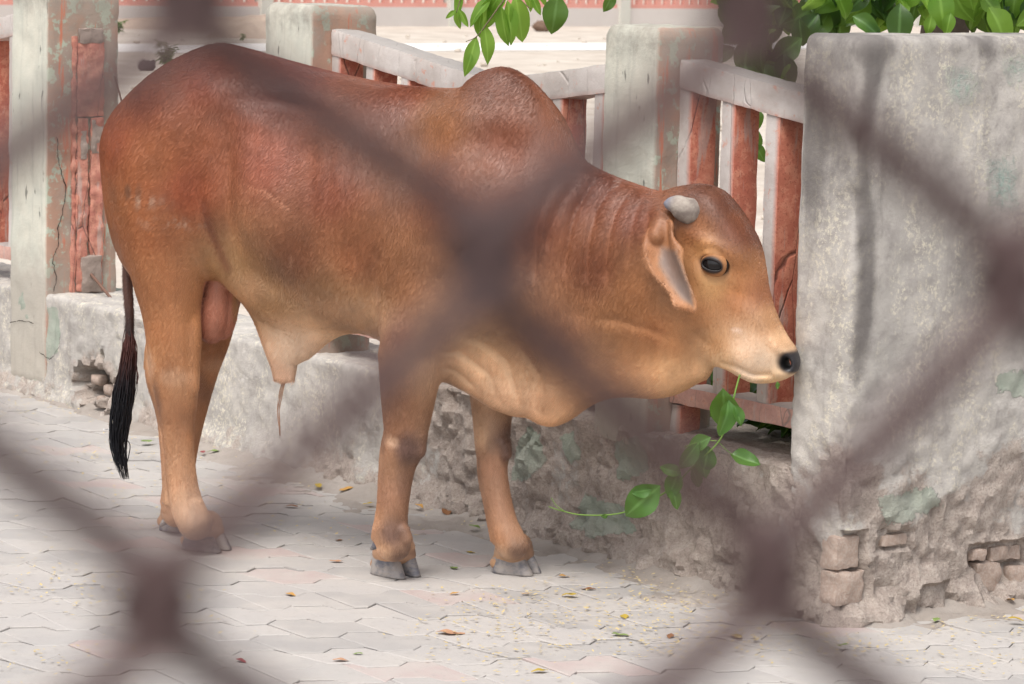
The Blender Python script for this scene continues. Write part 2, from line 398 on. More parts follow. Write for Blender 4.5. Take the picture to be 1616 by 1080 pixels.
    bump(1125, 418, 24, 15, -.020, -18, L)                        # eye socket
    crease([(1102, 412), (1115, 401), (1132, 406), (1146, 424)], 4.5, .010, L); crease([(1104, 420), (1120, 431), (1146, 430)], 4, .007, L)
    crease([(1108, 392), (1128, 390), (1148, 408)], 4, -.004, L)
    crease([(1150, 430), (1175, 490), (1195, 530)], 12, .005, L); bump(1165, 470, 14, 40, -.006, 60, L)
    bump(1085, 500, 40, 40, .008, 0, L); crease([(1060, 505), (1100, 540), (1135, 562)], 10, -.006, L)
    crease([(1128, 572), (1160, 578), (1190, 592), (1225, 592)], 4, -.008, .05)   # mouth line
    bump(1160, 560, 30, 15, .006, -20, .05); bump(1190, 560, 22, 22, .007, 0, .05); bump(1200, 598, 18, 6, .004, 0, .05)
    bump(1228, 548, 16, 8, .006, -50, .05); bump(1236, 575, 8.5, 12, -.030, 15, .05); crease([(1226, 562), (1238, 556), (1250, 566)], 5, .007, .05)
    uh = uh + 2 * b * hb * sstep(0, .03, hb)
    gx, gz = np.gradient(uh, h); gh = (gx * gx + gz * gz) / 4
    a = P2(HEAD, 0); block((a[:, 0].min() - .12, -.22, a[:, 1].min() - .12), (a[:, 0].max() + .1, .22, a[:, 1].max() + .1), field2(uh, gh), .022)
    # ears
    pe = P2(EARP, .13, 4); de = np.maximum(poly_sd(pe, X, Z), -.1); q = np.minimum(de / .012, 1); ue = .0085 ** 2 * (2 * q - q * q)
    c0 = bl(1045, 350, .1); c1 = bl(1095, 480, .1)
    tt = np.clip(((X - c0[0]) * (c1 - c0)[0] + (Z - c0[2]) * (c1 - c0)[2]) / np.sum((c1 - c0)[[0, 2]] ** 2), -.2, 1.2)
    mid = line_d(P2([(1036, 360), (1046, 400), (1066, 440), (1092, 484)], .13), X, Z)
    lat0 = .085 + .075 * np.sqrt(np.clip(tt, 0, 1.2)) - .01 * tt * tt - .018 * np.exp(-(mid / .026) ** 2) + .016 * sstep(.018, .045, mid)
    gx, gz = np.gradient(ue, h); ge = (gx * gx + gz * gz) / 4
    def ear(x, y, z):
        i = np.rint((x.ravel() - x0) / h).astype(int); j = np.rint((z.ravel() - z0) / h).astype(int)
        yy = np.abs(y) - lat0[np.ix_(i, j)][:, None, :]
        return (yy * yy - ue[np.ix_(i, j)][:, None, :]) / (2 * np.sqrt(yy * yy + ge[np.ix_(i, j)][:, None, :]) + 1e-3) * .9
    block((pe[:, 0].min() - .05, -.26, pe[:, 1].min() - .05), (pe[:, 0].max() + .05, .26, pe[:, 1].max() + .05), ear, .006)
    for sgn in (1, -1):                                            # ear root
        A = bl(1048, 345, .07); B = bl(1036, 372, .115); A[1] *= sgn; B[1] *= sgn
        def fn(x, y, z, A=A, B=B):
            e = B - A; t = np.clip(((x - A[0]) * e[0] + (y - A[1]) * e[1] + (z - A[2]) * e[2]) / (e @ e), 0, 1)
            return np.sqrt((x - A[0] - t * e[0]) ** 2 + (y - A[1] - t * e[1]) ** 2 + (z - A[2] - t * e[2]) ** 2) - (.03 - t * .012)
        block(np.minimum(A, B) - .08, np.maximum(A, B) + .08, fn, .02)
    V, Fc = surface_nets(F, np.array([x0, -ym, z0]), h)
    return V, Fc, (xs, zs, hb, np.sqrt(np.maximum(u, 0)))

RB = srgb(138, 72, 44); RD = srgb(108, 55, 38); TN = srgb(168, 112, 76); PL = srgb(200, 160, 128); DKG = srgb(62, 48, 46)
PIG = [(200, 220, RB, .1), (250, 140, RD, .1), (335, 90, srgb(112, 54, 40), .1), (450, 130, srgb(105, 50, 38), .1), (245, 260, srgb(150, 88, 56), .2), (300, 300, srgb(138, 70, 44), .2), (200, 330, srgb(150, 92, 58), .15), (250, 360, srgb(146, 88, 56), .2),
       (420, 250, srgb(136, 76, 58), .25), (520, 300, srgb(132, 74, 54), .25), (470, 400, srgb(128, 78, 54), .25), (560, 400, srgb(138, 84, 56), .25), (520, 470, srgb(150, 106, 74), .2), (570, 500, srgb(176, 132, 98), .2), (420, 480, srgb(170, 128, 94), .15), (360, 430, srgb(176, 134, 98), .15),
       (620, 150, srgb(115, 60, 40), .1), (680, 200, srgb(132, 82, 50), .15), (700, 300, srgb(128, 74, 50), .2), (790, 120, srgb(105, 58, 40), .05), (800, 220, srgb(122, 70, 50), .1), (830, 350, srgb(118, 64, 44), .15), (640, 420, srgb(138, 90, 62), .2),
       (930, 290, srgb(112, 58, 40), .08), (1000, 340, srgb(118, 64, 44), .1), (940, 420, srgb(116, 66, 44), .1), (1000, 470, srgb(146, 94, 60), .1), (880, 520, srgb(150, 100, 70), .08), (960, 580, srgb(172, 122, 86), .05), (1060, 590, srgb(186, 140, 102), .05), (1040, 520, srgb(150, 96, 62), .08),
       (740, 560, srgb(192, 152, 118), .1), (800, 610, srgb(196, 154, 120), .05), (860, 660, srgb(188, 142, 108), .04), (700, 540, srgb(170, 126, 92), .13), (470, 550, srgb(206, 172, 144), .03), (450, 600, srgb(196, 154, 130), .02), (500, 530, srgb(196, 158, 128), .05),
       (650, 520, srgb(138, 88, 62), .14), (640, 600, srgb(132, 84, 56), .14), (645, 670, srgb(140, 94, 68), .13), (655, 705, srgb(92, 66, 58), .14), (620, 720, srgb(150, 106, 80), .13), (622, 780, srgb(142, 98, 76), .13), (625, 835, srgb(106, 74, 62), .13), (610, 868, srgb(186, 142, 110), .13), (640, 878, srgb(120, 92, 80), .13), (600, 820, srgb(170, 120, 88), .13),
       (770, 680, srgb(190, 152, 124), -.1), (798, 690, srgb(104, 74, 62), -.1), (785, 730, srgb(150, 106, 84), -.1), (790, 790, srgb(148, 104, 80), -.1), (800, 845, srgb(176, 126, 96), -.1), (825, 872, srgb(110, 84, 74), -.1), (800, 875, srgb(190, 148, 116), -.1),
       (265, 440, srgb(160, 104, 70), .15), (270, 520, srgb(162, 108, 74), .14), (250, 570, srgb(176, 126, 90), .14), (290, 600, srgb(176, 126, 92), .14), (280, 660, srgb(158, 104, 70), .13), (285, 740, srgb(180, 132, 100), .12), (300, 800, srgb(186, 148, 122), .12), (315, 835, srgb(180, 146, 124), .12), (268, 690, srgb(168, 116, 80), .12),
       (340, 560, srgb(154, 102, 70), -.1), (325, 620, srgb(160, 108, 74), -.1), (310, 700, srgb(168, 116, 82), -.12),
       (1100, 300, srgb(96, 54, 38), .05), (1140, 320, srgb(98, 54, 38), .07), (1090, 370, srgb(136, 84, 54), .1), (1150, 360, srgb(112, 62, 42), .09), (1180, 370, srgb(104, 58, 42), .04), (1110, 395, srgb(180, 128, 86), .1), (1160, 420, srgb(158, 104, 68), .09), (1120, 450, srgb(186, 140, 98), .1), (1080, 450, srgb(156, 104, 68), .1), (1095, 500, srgb(160, 108, 72), .1), (1160, 470, srgb(158, 102, 66), .07), (1200, 460, srgb(136, 84, 56), .04),
       (1060, 540, srgb(164, 112, 76), .08), (1130, 545, srgb(176, 126, 88), .06), (1215, 510, srgb(160, 116, 84), .03), (1180, 545, srgb(188, 156, 134), .06), (1205, 570, srgb(196, 170, 152), .05), (1180, 585, srgb(196, 168, 148), .05), (1215, 598, srgb(200, 164, 130), .04), (1140, 572, srgb(206, 168, 134), .05), (1230, 535, srgb(190, 152, 122), .04)]

def coat_colours(V):
    X, Y, Z = V[:, 0], V[:, 1], V[:, 2]
    ctrl = [(*bl(p[0], p[1], p[3])[[0, 2]], *p[2]) for p in PIG]
    C = shepard(ctrl, X, Z, p=3.2, eps=.025)
    lum = C @ np.array([.3, .5, .2]); C = np.clip(lum[:, None] + (C - lum[:, None]) * np.array([1.03, 1.02, 1.03]), .004, 1); C *= (.95 + .24 * sstep(.10, .42, lum))[:, None] * np.array([.99, 1.05, 1.0])
    def disc(px, py, lat, rx, rz, soft=.35, side=None):
        c = bl(px, py, lat); q = np.sqrt(((X - c[0]) / (rx * PXM)) ** 2 + ((Z - c[2]) / (rz * PXM)) ** 2)
        return 1 - sstep(1 - soft, 1 + soft, q)
    def blend(w, col): C[:] = C * (1 - w[:, None]) + np.array(col) * w[:, None]
    n1 = fbm(V, 16, 4, 3)
    # tail: brown to black
    c = bl(200, 400, -.01); tail = (X < bl(236, 500, .0)[0]) & (Z < bl(200, 395, 0)[2]) & (np.abs(Y) < .045) & (Z > .35)
    tw = tail * sstep(bl(200, 400, 0)[2], bl(200, 520, 0)[2], Z); blend(tail * 1.0, srgb(92, 62, 52)); blend(tail * sstep(.0, 1, (bl(200, 470, 0)[2] - Z) / .12), srgb(40, 26, 26))
    # scrotum, dung stains on the thigh, muzzle, nostril, eyelids
    c = bl(345, 490, -.015); sc = (np.abs(Y + .025) < .062) & (np.abs(X - c[0]) < .065) & (Z > bl(340, 552, 0)[2]) & (Z < bl(340, 440, 0)[2]); blend(sc * .75, srgb(172, 110, 92))
    near = Y < 0
    low = sstep(.62, .22, Z) * (1 - tail) * (1 - sc); blend(low * np.clip(.34 + .30 * fbm(V, 9, 3, 23), 0, .6), srgb(172, 136, 112))
    for a_ in [(740, 585, .1, 75, 42, .55, srgb(206, 170, 138)), (815, 630, .05, 60, 32, .5, srgb(206, 168, 138)), (470, 560, .03, 55, 48, .65, srgb(216, 188, 164)), (560, 497, .2, 75, 26, .5, srgb(198, 160, 128)), (380, 455, .15, 45, 24, .45, srgb(196, 156, 122)), (1060, 598, .05, 60, 24, .4, srgb(200, 156, 118))]: blend(disc(a_[0], a_[1], a_[2], a_[3], a_[4], .7) * a_[5], a_[6])
    for a_ in [(655, 704, .13, 17, 26, .75), (628, 834, .13, 19, 19, .7), (645, 760, .13, 9, 30, .35), (803, 702, -.08, 9, 38, .75), (818, 868, -.08, 14, 9, .5), (262, 625, .12, 8, 30, .4), (640, 880, .12, 14, 10, .6), (612, 700, .13, 8, 14, .3)]: blend(disc(a_[0], a_[1], a_[2], a_[3], a_[4], .6) * a_[5] * np.clip(.8 + .5 * n1, .3, 1), srgb(84, 60, 54))
    for a_ in [(605, 868, .13, 22, 10, .6), (790, 868, -.09, 20, 12, .6), (300, 815, .1, 28, 22, .5), (632, 692, .13, 12, 8, .5), (250, 570, .12, 14, 22, .5), (290, 590, .12, 22, 14, .35)]: blend(disc(a_[0], a_[1], a_[2], a_[3], a_[4], .6) * a_[5], srgb(206, 172, 144))
    blend(disc(213, 300, .2, 7, 12) * near * .6, srgb(92, 66, 50)); n9 = fbm(V, 70, 3, 19); blend(disc(236, 316, .2, 34, 9, .9) * near * .5 * sstep(.0, .5, n9), srgb(180, 156, 136)); blend(disc(285, 352, .2, 50, 9, .9) * near * .5 * sstep(.05, .5, n9), srgb(168, 140, 120)); blend(disc(480, 470, .25, 110, 18, .9) * near * .35 * sstep(.1, .5, n9), srgb(176, 146, 120)); blend(disc(232, 300, .2, 6, 12) * near * .4, srgb(100, 72, 54))
    for sp_, w_, c_ in [([(400, 296), (430, 302), (468, 330)], 2.2, srgb(176, 124, 96)), ([(462, 420), (468, 405)], 2.5, srgb(180, 132, 104)), ([(318, 320), (325, 380), (332, 425)], 9, srgb(120, 66, 44)), ([(590, 520), (588, 490), (592, 455)], 4, srgb(170, 128, 98)), ([(928, 275), (932, 300)], 2, srgb(170, 150, 140))]: blend(np.exp(-(line_d(P2(sp_, .22), X, Z) / (w_ * PXM)) ** 2) * near * .7, c_)  # scratches and pale lines; thigh crease shade painted in as a darker line
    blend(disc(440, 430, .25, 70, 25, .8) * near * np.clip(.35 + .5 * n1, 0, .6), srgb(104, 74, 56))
    blend(disc(1243, 574, .05, 17, 17, .22), srgb(38, 36, 40)); blend(disc(1259, 577, .02, 9, 16, .25), srgb(46, 44, 48))
    blend(disc(1236, 575, .05, 8, 10, .3), srgb(14, 12, 13))
    e = np.sqrt(((X - bl(1125, 419, .09)[0]) * math.cos(.32) - (Z - bl(1125, 419, .09)[2]) * math.sin(.32)) ** 2 / (23 * PXM) ** 2 + ((X - bl(1125, 419, .09)[0]) * math.sin(.32) + (Z - bl(1125, 419, .09)[2]) * math.cos(.32)) ** 2 / (13 * PXM) ** 2)
    blend((1 - sstep(.85, 1.12, e)) * (np.abs(Y) > .05), srgb(34, 28, 28))
    blend(disc(1160, 522, .08, 9, 3) * near * .5, srgb(220, 200, 185))
    # ear: pale rim, grey hollow
    pe = P2(EARP, .13); de = poly_sd(pe, X, Z); on = (np.abs(Y) > .098) & (de > -.012) & (Z < bl(1040, 345, .1)[2])
    inner = P2([(1036, 388), (1072, 392), (1083, 420), (1095, 460), (1096, 486), (1076, 474), (1056, 450), (1036, 418)], .14); di = poly_sd(inner, X, Z)
    erw = sstep(bl(1040, 375, .12)[2], bl(1060, 440, .12)[2], Z); blend(on * (.25 + .55 * erw), srgb(176, 126, 90)); blend(on * sstep(-.004, .008, di) * np.clip(.75 + .3 * n1, 0, 1), srgb(136, 115, 102)); blend(on * sstep(.004, .016, di) * .6, srgb(100, 88, 84))
    C *= (1 + .13 * n1 + .05 * fbm(V * np.array([1, 1, .35]), 60, 3, 9))[:, None]
    return np.clip(C, .004, 1)

def make_bull():
    root = empty('bull', BO, -BULL_YAW, 'reddish brown humped young bull with pale muzzle chewing a green vine by the wall', 'bull')
    V, Fc, aux = bull_body()
    xs, zs, hb, hu = aux
    me = bpy.data.meshes.new('body'); me.vertices.add(len(V)); me.vertices.foreach_set('co', V.astype(np.float32).ravel())
    me.loops.add(Fc.size); me.polygons.add(len(Fc)); me.loops.foreach_set('vertex_index', Fc.ravel().astype(np.int32))
    me.polygons.foreach_set('loop_start', np.arange(0, Fc.size, 4, dtype=np.int32)); me.polygons.foreach_set('loop_total', np.full(len(Fc), 4, np.int32))
    me.polygons.foreach_set('use_smooth', np.ones(len(Fc), bool)); me.update(calc_edges=True); me.validate()
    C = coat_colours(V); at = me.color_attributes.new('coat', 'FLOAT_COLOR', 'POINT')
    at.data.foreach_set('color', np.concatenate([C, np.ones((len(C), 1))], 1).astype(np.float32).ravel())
    k = NT('coat', .55, .5); oc = k.tc.outputs['Object']
    hair = k.noise(55, 6, .7, k.mapping((1, 1, .22), (0, .35, 0), src=oc)); fine = k.noise(300, 3, .7, k.mapping((1, 1, .2), (0, .35, 0), src=oc)); blot = k.noise(7, 5, .6, oc)
    c = k.mix(k.ramp(hair, .3, .75), k.attr('coat'), (1.12, 1.1, 1.08), 'MULTIPLY'); c = k.mix(k.ramp(blot, .35, .7, .0, .22), c, (.82, .80, .82), 'MULTIPLY')
    c = k.mix(k.ramp(fine, .35, .7, 0, .35), c, (.78, .76, .76), 'MULTIPLY')
    k.color(c); k.bump(hair, .12, .003); k.bump(fine, .25, .001, k.nrm)
    k.b.inputs['Sheen Weight'].default_value = .03; k.b.inputs['Sheen Roughness'].default_value = .4; k.put(k.b.inputs['Roughness'], k.ramp(blot, .3, .7, .44, .56))
    me.materials.append(k.m); body = obj('body', me, root)
    # eyes
    ek = NT('eyeball', .05, .35); ek.color((.010, .008, .008))
    px = bl(1126, 418, .09); i = int((px[0] + .86) / GH); j = int((px[2] + .02) / GH); le = hb[i, j]
    for s in (-1, 1):
        b = bmesh.new(); bmesh.ops.create_uvsphere(b, u_segments=24, v_segments=16, radius=.030); m = bpy.data.meshes.new('eye'); b.to_mesh(m); b.free()
        m.polygons.foreach_set('use_smooth', [True] * len(m.polygons)); m.materials.append(ek.m)
        o = obj('eye', m, root, (px[0], s * (le - .0165), px[2])); o.scale = (1.32, 1.06, 1.03)
    lk = NT('eyelid', .5, .35); lk.color(lk.mix(lk.ramp(lk.attr('out', 'Fac'), .25, .75), srgb(36, 28, 27), srgb(160, 112, 74))); lk.bump(lk.noise(120), .4, .003)
    for e_, s in [(o_, o_.location[1]) for o_ in list(root.children) if o_.name.startswith('eye')]:
        v = []; out = []; sg = 1 if s > 0 else -1; NA = 40; K = [0, .12, .3, .55, 1.0]
        for kq in K:
            for a in range(NA):
                an = 2 * math.pi * a / NA; ca, sa = math.cos(an), math.sin(an)
                xi = .0225 * ca; zi = (.0125 if sa > 0 else .0095) * abs(sa) ** .9 * np.sign(sa) - .0035 * ca - .001
                xo, zo = .0315 * ca, .0295 * sa; x = xi + (xo - xi) * kq; z = zi + (zo - zi) * kq
                Rr = .0318 + (.0022 if .05 < kq < .6 else 0); y2 = Rr * Rr - (x / 1.12) ** 2 - (z / .95) ** 2; y = math.sqrt(max(y2, 1e-6)) - .0035 * (kq > .9)
                v.append((x, sg * y, z)); out.append(kq)
        f = [(i * NA + a, i * NA + (a + 1) % NA, (i + 1) * NA + (a + 1) % NA, (i + 1) * NA + a) for i in range(len(K) - 1) for a in range(NA)]
        m = mesh_data('eyelid', v, f, True, lk.m); at = m.attributes.new('out', 'FLOAT', 'POINT'); at.data.foreach_set('value', np.array(out, np.float32)); l_ = obj('eyelid', m, e_); l_.scale = (1 / 1.15, 1, 1 / .9)
    # horns
    hk = NT('horn', .85, .15); n = hk.noise(30, 5, .6); n2 = hk.noise(160, 4, .6)
    hk.color(hk.mix(hk.attr('tip', 'Fac'), hk.mix(hk.ramp(n, .35, .65), srgb(164, 154, 144), srgb(128, 117, 110)), srgb(118, 118, 128))); hk.bump(n2, .5, .003)
    for s in (-1, 1):
        A = bl(1100, 338, .045); B = bl(1084, 332, .080); Cc = bl(1067, 324, .098); D = bl(1049, 319, .107)
        p = catmull([A, B, Cc, D], 5); 
        if s > 0: p[:, 1] *= -1
        r = np.interp(np.linspace(0, 1, len(p)), [0, .35, .62, .85, .95, 1], [.034, .033, .028, .019, .011, .003]); v, f = tube(p, r, 14)
        v += (fbm(v, 40, 3, 2) * .0022)[:, None]; m = mesh_data('horn', v, f, True, hk.m); fix_normals(m); h = obj('horn', m, root); at = m.attributes.new('tip', 'FLOAT', 'POINT'); at.data.foreach_set('value', np.repeat(sstep(.72, .95, np.linspace(0, 1, len(p))), 14).astype(np.float32))
    # hooves: two claws each
    fk = NT('hoof', .5, .35); n = fk.noise(18, 5, .6); st = fk.noise(30, 4, .6, fk.mapping((1, 1, 5)))
    c = fk.mix(fk.ramp(n, .40, .62), srgb(156, 149, 145), srgb(100, 100, 108)); c = fk.mix(fk.ramp(st, .45, .7, 0, .5), c, srgb(152, 142, 132)); fk.color(c); fk.bump(st, .4, .003)
    def hoof(cx, cy, heading, L, W, Hh):
        mb = MB()
        for s in (-1, 1):
            prof = [(0, .0), (.012, .012), (Hh * .45, .03), (Hh, .05)]
            rings = []; NR = 20
            for z, ins in [(0.001, .003), (.005, 0), (Hh * .3, .001), (Hh * .6, .003), (Hh * .9, .006), (Hh * 1.05, .012), (Hh * 1.12, .03)]:
                tl = 1 - z / Hh * .40
                ring = []
                for a in range(NR):
                    an = 2 * math.pi * a / NR; ca, sa = math.cos(an), math.sin(an)
                    fx = (L * .60 * tl if ca > 0 else L * .40 * (1 - z / Hh * .12)) * np.sign(ca) * abs(ca) ** .85 - ins * .35
                    wy = (W * .25) * np.sign(sa) * abs(sa) ** .8 * (1 - .18 * max(0, ca)) * (1 - ins * 5)
                    zz = z * (1 - .35 * max(0, -ca) if z > .01 else 1)
                    ring.append((fx, wy + s * (W * .255 - .003 * max(ca, 0)), zz))
                rings.append(ring)
            v = np.array([p for r_ in rings for p in r_]); f = []
            for a in range(len(rings) - 1):
                for q in range(NR): q2 = (q + 1) % NR; f.append((a * NR + q, a * NR + q2, (a + 1) * NR + q2, (a + 1) * NR + q))
            f.append(tuple(range(NR))[::-1]); f.append(tuple((len(rings) - 1) * NR + q for q in range(NR)))
            v[:, :2] += (fbm(v + s, 25, 3, 4) * .002)[:, None]; mb.add(v, f)
        V = mb.verts(); ca, sa = math.cos(heading), math.sin(heading)
        V = np.stack([V[:, 0] * ca - V[:, 1] * sa + cx, V[:, 0] * sa + V[:, 1] * ca + cy, V[:, 2]], 1)
        m = mesh_data('hoof', V, mb.f, True, fk.m); fix_normals(m); return obj('hoof', m, root)
    def dew(px, py, lat, r):
        A = bl(px, py, lat); p = np.array([A + (.02, 0, .012), A + (.004, 0, .002), A + (-.008, 0, -.010)]); v, f = tube(p, [r, r * .9, r * .35], 8); m = mesh_data('dewclaw', v, f, True, fk.m); fix_normals(m); obj('dewclaw', m, root)
    for px, py, hd, L, W, Hh in HOOF:
        g_ = on_ground(px, py) - BO; hoof(g_ @ BA, -(g_ @ BN), hd, L, W, Hh)
    dew(590, 862, .13, .012); dew(262, 790, .09, .012); dew(256, 826, -.13, .010)
    # tail switch: long hairs
    tk = NT('tail_hair', .42, .4); rn = tk.attr('rnd'); tk.color(tk.mix(tk.ramp(tk.attr('hue'), 0, 1), srgb(86, 50, 44), srgb(24, 24, 30)))
    mb = MB(); hue = []
    core = catmull([bl(*q) for q in [(203, 500, -.01), (205, 545, -.01), (199, 600, -.012), (192, 650, -.012), (187, 700, -.012), (197, 757, -.012)]], 8)
    for i in range(420):
        t0 = random.random() ** 1.3 * .55; t1 = min(1.0 - .16 * random.random() ** 2, t0 + .35 + random.random() * .5); a = random.random() * 6.283; rr = random.random() ** .5
        ts = np.linspace(t0, t1, 11); P = np.stack([np.interp(ts, np.linspace(0, 1, len(core)), core[:, q]) for q in range(3)], 1)
        rad = np.interp(ts, [0, .2, .45, .7, .9, 1.0], [.009, .019, .033, .029, .020, .013]) * rr * np.interp(ts, [t0, t0 + .12, 1], [.3, 1, 1])
        a2 = a + (ts - t0) * random.uniform(-2.0, 2.0); wv = .005 * random.uniform(-1, 1) * np.sin((ts - t0) * random.uniform(8, 20)); P[:, 0] += np.cos(a2) * rad + wv; P[:, 1] += np.sin(a2) * rad
        v, f = tube(P, np.interp(np.linspace(0, 1, 11), [0, .3, 1], [.0012, .0018, .0005]), 3, False); mb.add(v, f); hue += list(np.repeat(sstep(.10, .55, ts + random.uniform(-.05, .05)), 3))
    for k, (sd, pts) in enumerate([(1, [(182, 660), (176, 690), (176, 712), (184, 735)]), (1, [(180, 670), (174, 700), (178, 722)]), (1, [(196, 690), (205, 702), (203, 720), (199, 735)]), (1, [(212, 575), (218, 592), (216, 606)])]):
        P = catmull([bl(x, y, -.012) for x, y in pts], 4); v, f = tube(P, .0016, 4); mb.add(v, f); hue += [1.0 if k < 3 else .2] * len(v)
    m = mesh_data('tail_switch', mb.verts(), mb.f, True, tk.m); at = m.attributes.new('hue', 'FLOAT', 'POINT'); at.data.foreach_set('value', np.array(hue, np.float32)); obj('tail_switch', m, root)
    # thin hairs under the sheath
    mb = MB()
    for q in range(7):
        P = catmull([bl(446 + q * .8, 600, 0), bl(440 + q, 622, .002 * q), bl(437 + random.uniform(0, 4), 650, 0), bl(441 + random.uniform(-2, 2), 672 + random.uniform(0, 20), 0)], 4); v, f = tube(P, .0009, 3); mb.add(v, f)
    sk = NT('sheath_hair', .6); sk.color(srgb(170, 130, 104)); obj('sheath_hair', mesh_data('sheath_hair', mb.verts(), mb.f, True, sk.m), root)
    # short coat hair
    rg = np.random.default_rng(12); Q = V[Fc]; nr = np.cross(Q[:, 2] - Q[:, 0], Q[:, 3] - Q[:, 1]); ar = np.linalg.norm(nr, axis=1); nr = nr / (ar[:, None] + 1e-12); cen = Q.mean(1)
    okh = (cen[:, 2] > .075) & ~((np.hypot(cen[:, 0] - bl(1248, 575, .03)[0], cen[:, 2] - bl(1248, 575, .03)[2])) < .042) & ~(np.hypot(cen[:, 0] - bl(1125, 419, .09)[0], cen[:, 2] - bl(1125, 419, .09)[2]) < .05)
    pe = P2([(1044, 396), (1068, 398), (1078, 420), (1090, 460), (1092, 480), (1078, 468), (1062, 446), (1046, 420)], .14); okh &= ~((poly_sd(pe, cen[:, 0], cen[:, 2]) > -.004) & (np.abs(cen[:, 1]) > .09)); w = ar * okh * np.where(nr[:, 1] < .35, 1.0, .15); NHAIR = 380000
    pick = rg.choice(len(Fc), NHAIR, p=w / w.sum()); uv = rg.random((NHAIR, 2)); q = Q[pick]; root_p = (q[:, 0] * (1 - uv[:, :1]) + q[:, 1] * uv[:, :1]) * (1 - uv[:, 1:]) + (q[:, 3] * (1 - uv[:, :1]) + q[:, 2] * uv[:, :1]) * uv[:, 1:]; n_ = nr[pick]
    flow = np.stack([-.55 + .5 * fbm(root_p, 5, 2, 33), .2 * fbm(root_p, 6, 2, 35), -.85 + .4 * fbm(root_p, 5, 2, 37)], 1); flow += rg.normal(0, .06, flow.shape); flow -= n_ * np.sum(flow * n_, 1)[:, None]; flow /= np.linalg.norm(flow, axis=1)[:, None] + 1e-9
    ln = rg.uniform(.009, .017, NHAIR) * np.where(root_p[:, 0] > bl(1040, 400, .1)[0], .6, 1) * np.where(root_p[:, 2] < .45, .75, 1); rise = rg.uniform(.03, .08, NHAIR)
    p1 = root_p - n_ * .0006; p2 = root_p + flow * (ln * .55)[:, None] + n_ * (ln * rise * .8)[:, None]; p3 = root_p + flow * ln[:, None] + n_ * (ln * rise)[:, None]
    hc = bpy.data.hair_curves.new('coat_hair'); hc.add_curves([3] * NHAIR); hc.attributes['position'].data.foreach_set('vector', np.stack([p1, p2, p3], 1).astype(np.float32).ravel())
    ra = hc.attributes.get('radius') or hc.attributes.new('radius', 'FLOAT', 'POINT'); ra.data.foreach_set('value', np.tile(np.array([.00024, .00021, .00007], np.float32), NHAIR))
    hcol = C[Fc[pick, 0]] * 1.22 * rg.uniform(.90, 1.10, NHAIR)[:, None]; ca_ = hc.attributes.new('coat', 'FLOAT_COLOR', 'CURVE'); ca_.data.foreach_set('color', np.concatenate([hcol, np.ones((NHAIR, 1))], 1).astype(np.float32).ravel())
    hk_ = NT('coat_hair', .28, .6); hk_.color(hk_.attr('coat')); hc.materials.append(hk_.m); ho = obj('coat_hair', hc, root); tag(ho, kind='stuff')
    return root
BULL = make_bull()
# ------------------------------------------------------------------ frame of the boundary wall: s along it (towards us), t behind its face
_a = np.array([-1.72, 11.63]); _b = np.array([0.735, 8.22]); _d = (_b - _a) / np.linalg.norm(_b - _a)
WD = np.array([_d[0], _d[1], 0]); WB = np.array([-_d[1], _d[0], 0]); WO = np.array([_a[0], _a[1], 0])
WROT = math.atan2(_d[1], _d[0])
def W(s, t, z): return WO + WD * s + WB * t + np.array([0, 0, z])
def Wv(a): a = np.asarray(a, float); return WO + a[:, :1] * WD + a[:, 1:2] * WB + a[:, 2:3] * np.array([0, 0, 1.0])
def fs(px, py, t=0.0):
    P = on_plane(px, py, WO + WB * t, WB) - WO; return P @ WD, P[2]
def ft(px, py, s):
    P = on_plane(px, py, WO + WD * s, WD) - WO; return P @ WB, P[2]

def lattice_box(lo, hi, res, rnd=0.01):
    """closed box surface on a lattice, edges rounded; returns points, quads, outward direction"""
    lo = np.array(lo, float); hi = np.array(hi, float); n = np.maximum(1, np.round((hi - lo) / res).astype(int)); key = {}; P = []; Fq = []
    def vid(i, j, k):
        q = (i, j, k)
        if q not in key: key[q] = len(P); P.append(lo + (hi - lo) * np.array(q) / n)
        return key[q]
    for ax in range(3):
        a, b = (ax + 1) % 3, (ax + 2) % 3
        for side in (0, n[ax]):
            for i in range(n[a]):
                for j in range(n[b]):
                    c = []
                    for di, dj in ((0, 0), (1, 0), (1, 1), (0, 1)):
                        q = [0, 0, 0]; q[ax] = side; q[a] = i + di; q[b] = j + dj; c.append(vid(*q))
                    Fq.append(c if side else c[::-1])
    P = np.array(P); r = min(rnd, (hi - lo).min() * .45); inner = np.clip(P, lo + r, hi - r); dv = P - inner; L = np.linalg.norm(dv, axis=1)[:, None]
    N = dv / np.maximum(L, 1e-9); return inner + N * r, np.array(Fq), N

def rough_block(name, lo, hi, res, rnd, amp, mat, parent=None, seed=0, freq=9, disp=None, attrs=None, shape=None, smooth=True):
    """rough masonry block given in wall coordinates (s, t, z)"""
    P, Fq, N = lattice_box(lo, hi, res, rnd); P0 = P.copy()
    a = amp * fbm(P + seed * 3.7, freq, 4, seed)
    if disp is not None: a = a + disp(P0, N)
    P = P + N * a[:, None]
    if shape is not None: P = shape(P)
    o = world_mesh(name, Wv(P), Fq, mat, parent, smooth); o.data.set_sharp_from_angle(angle=math.radians(36))
    if attrs:
        for nm, fn in attrs.items():
            at = o.data.attributes.new(nm, 'FLOAT', 'POINT'); at.data.foreach_set('value', np.broadcast_to(np.asarray(fn(P0, N), float), (len(P0),)).astype(np.float32))
    return o
sideface = lambda P, N: np.clip(N[:, 0] * 1.4, 0, 1)          # 1 on faces that look along the wall

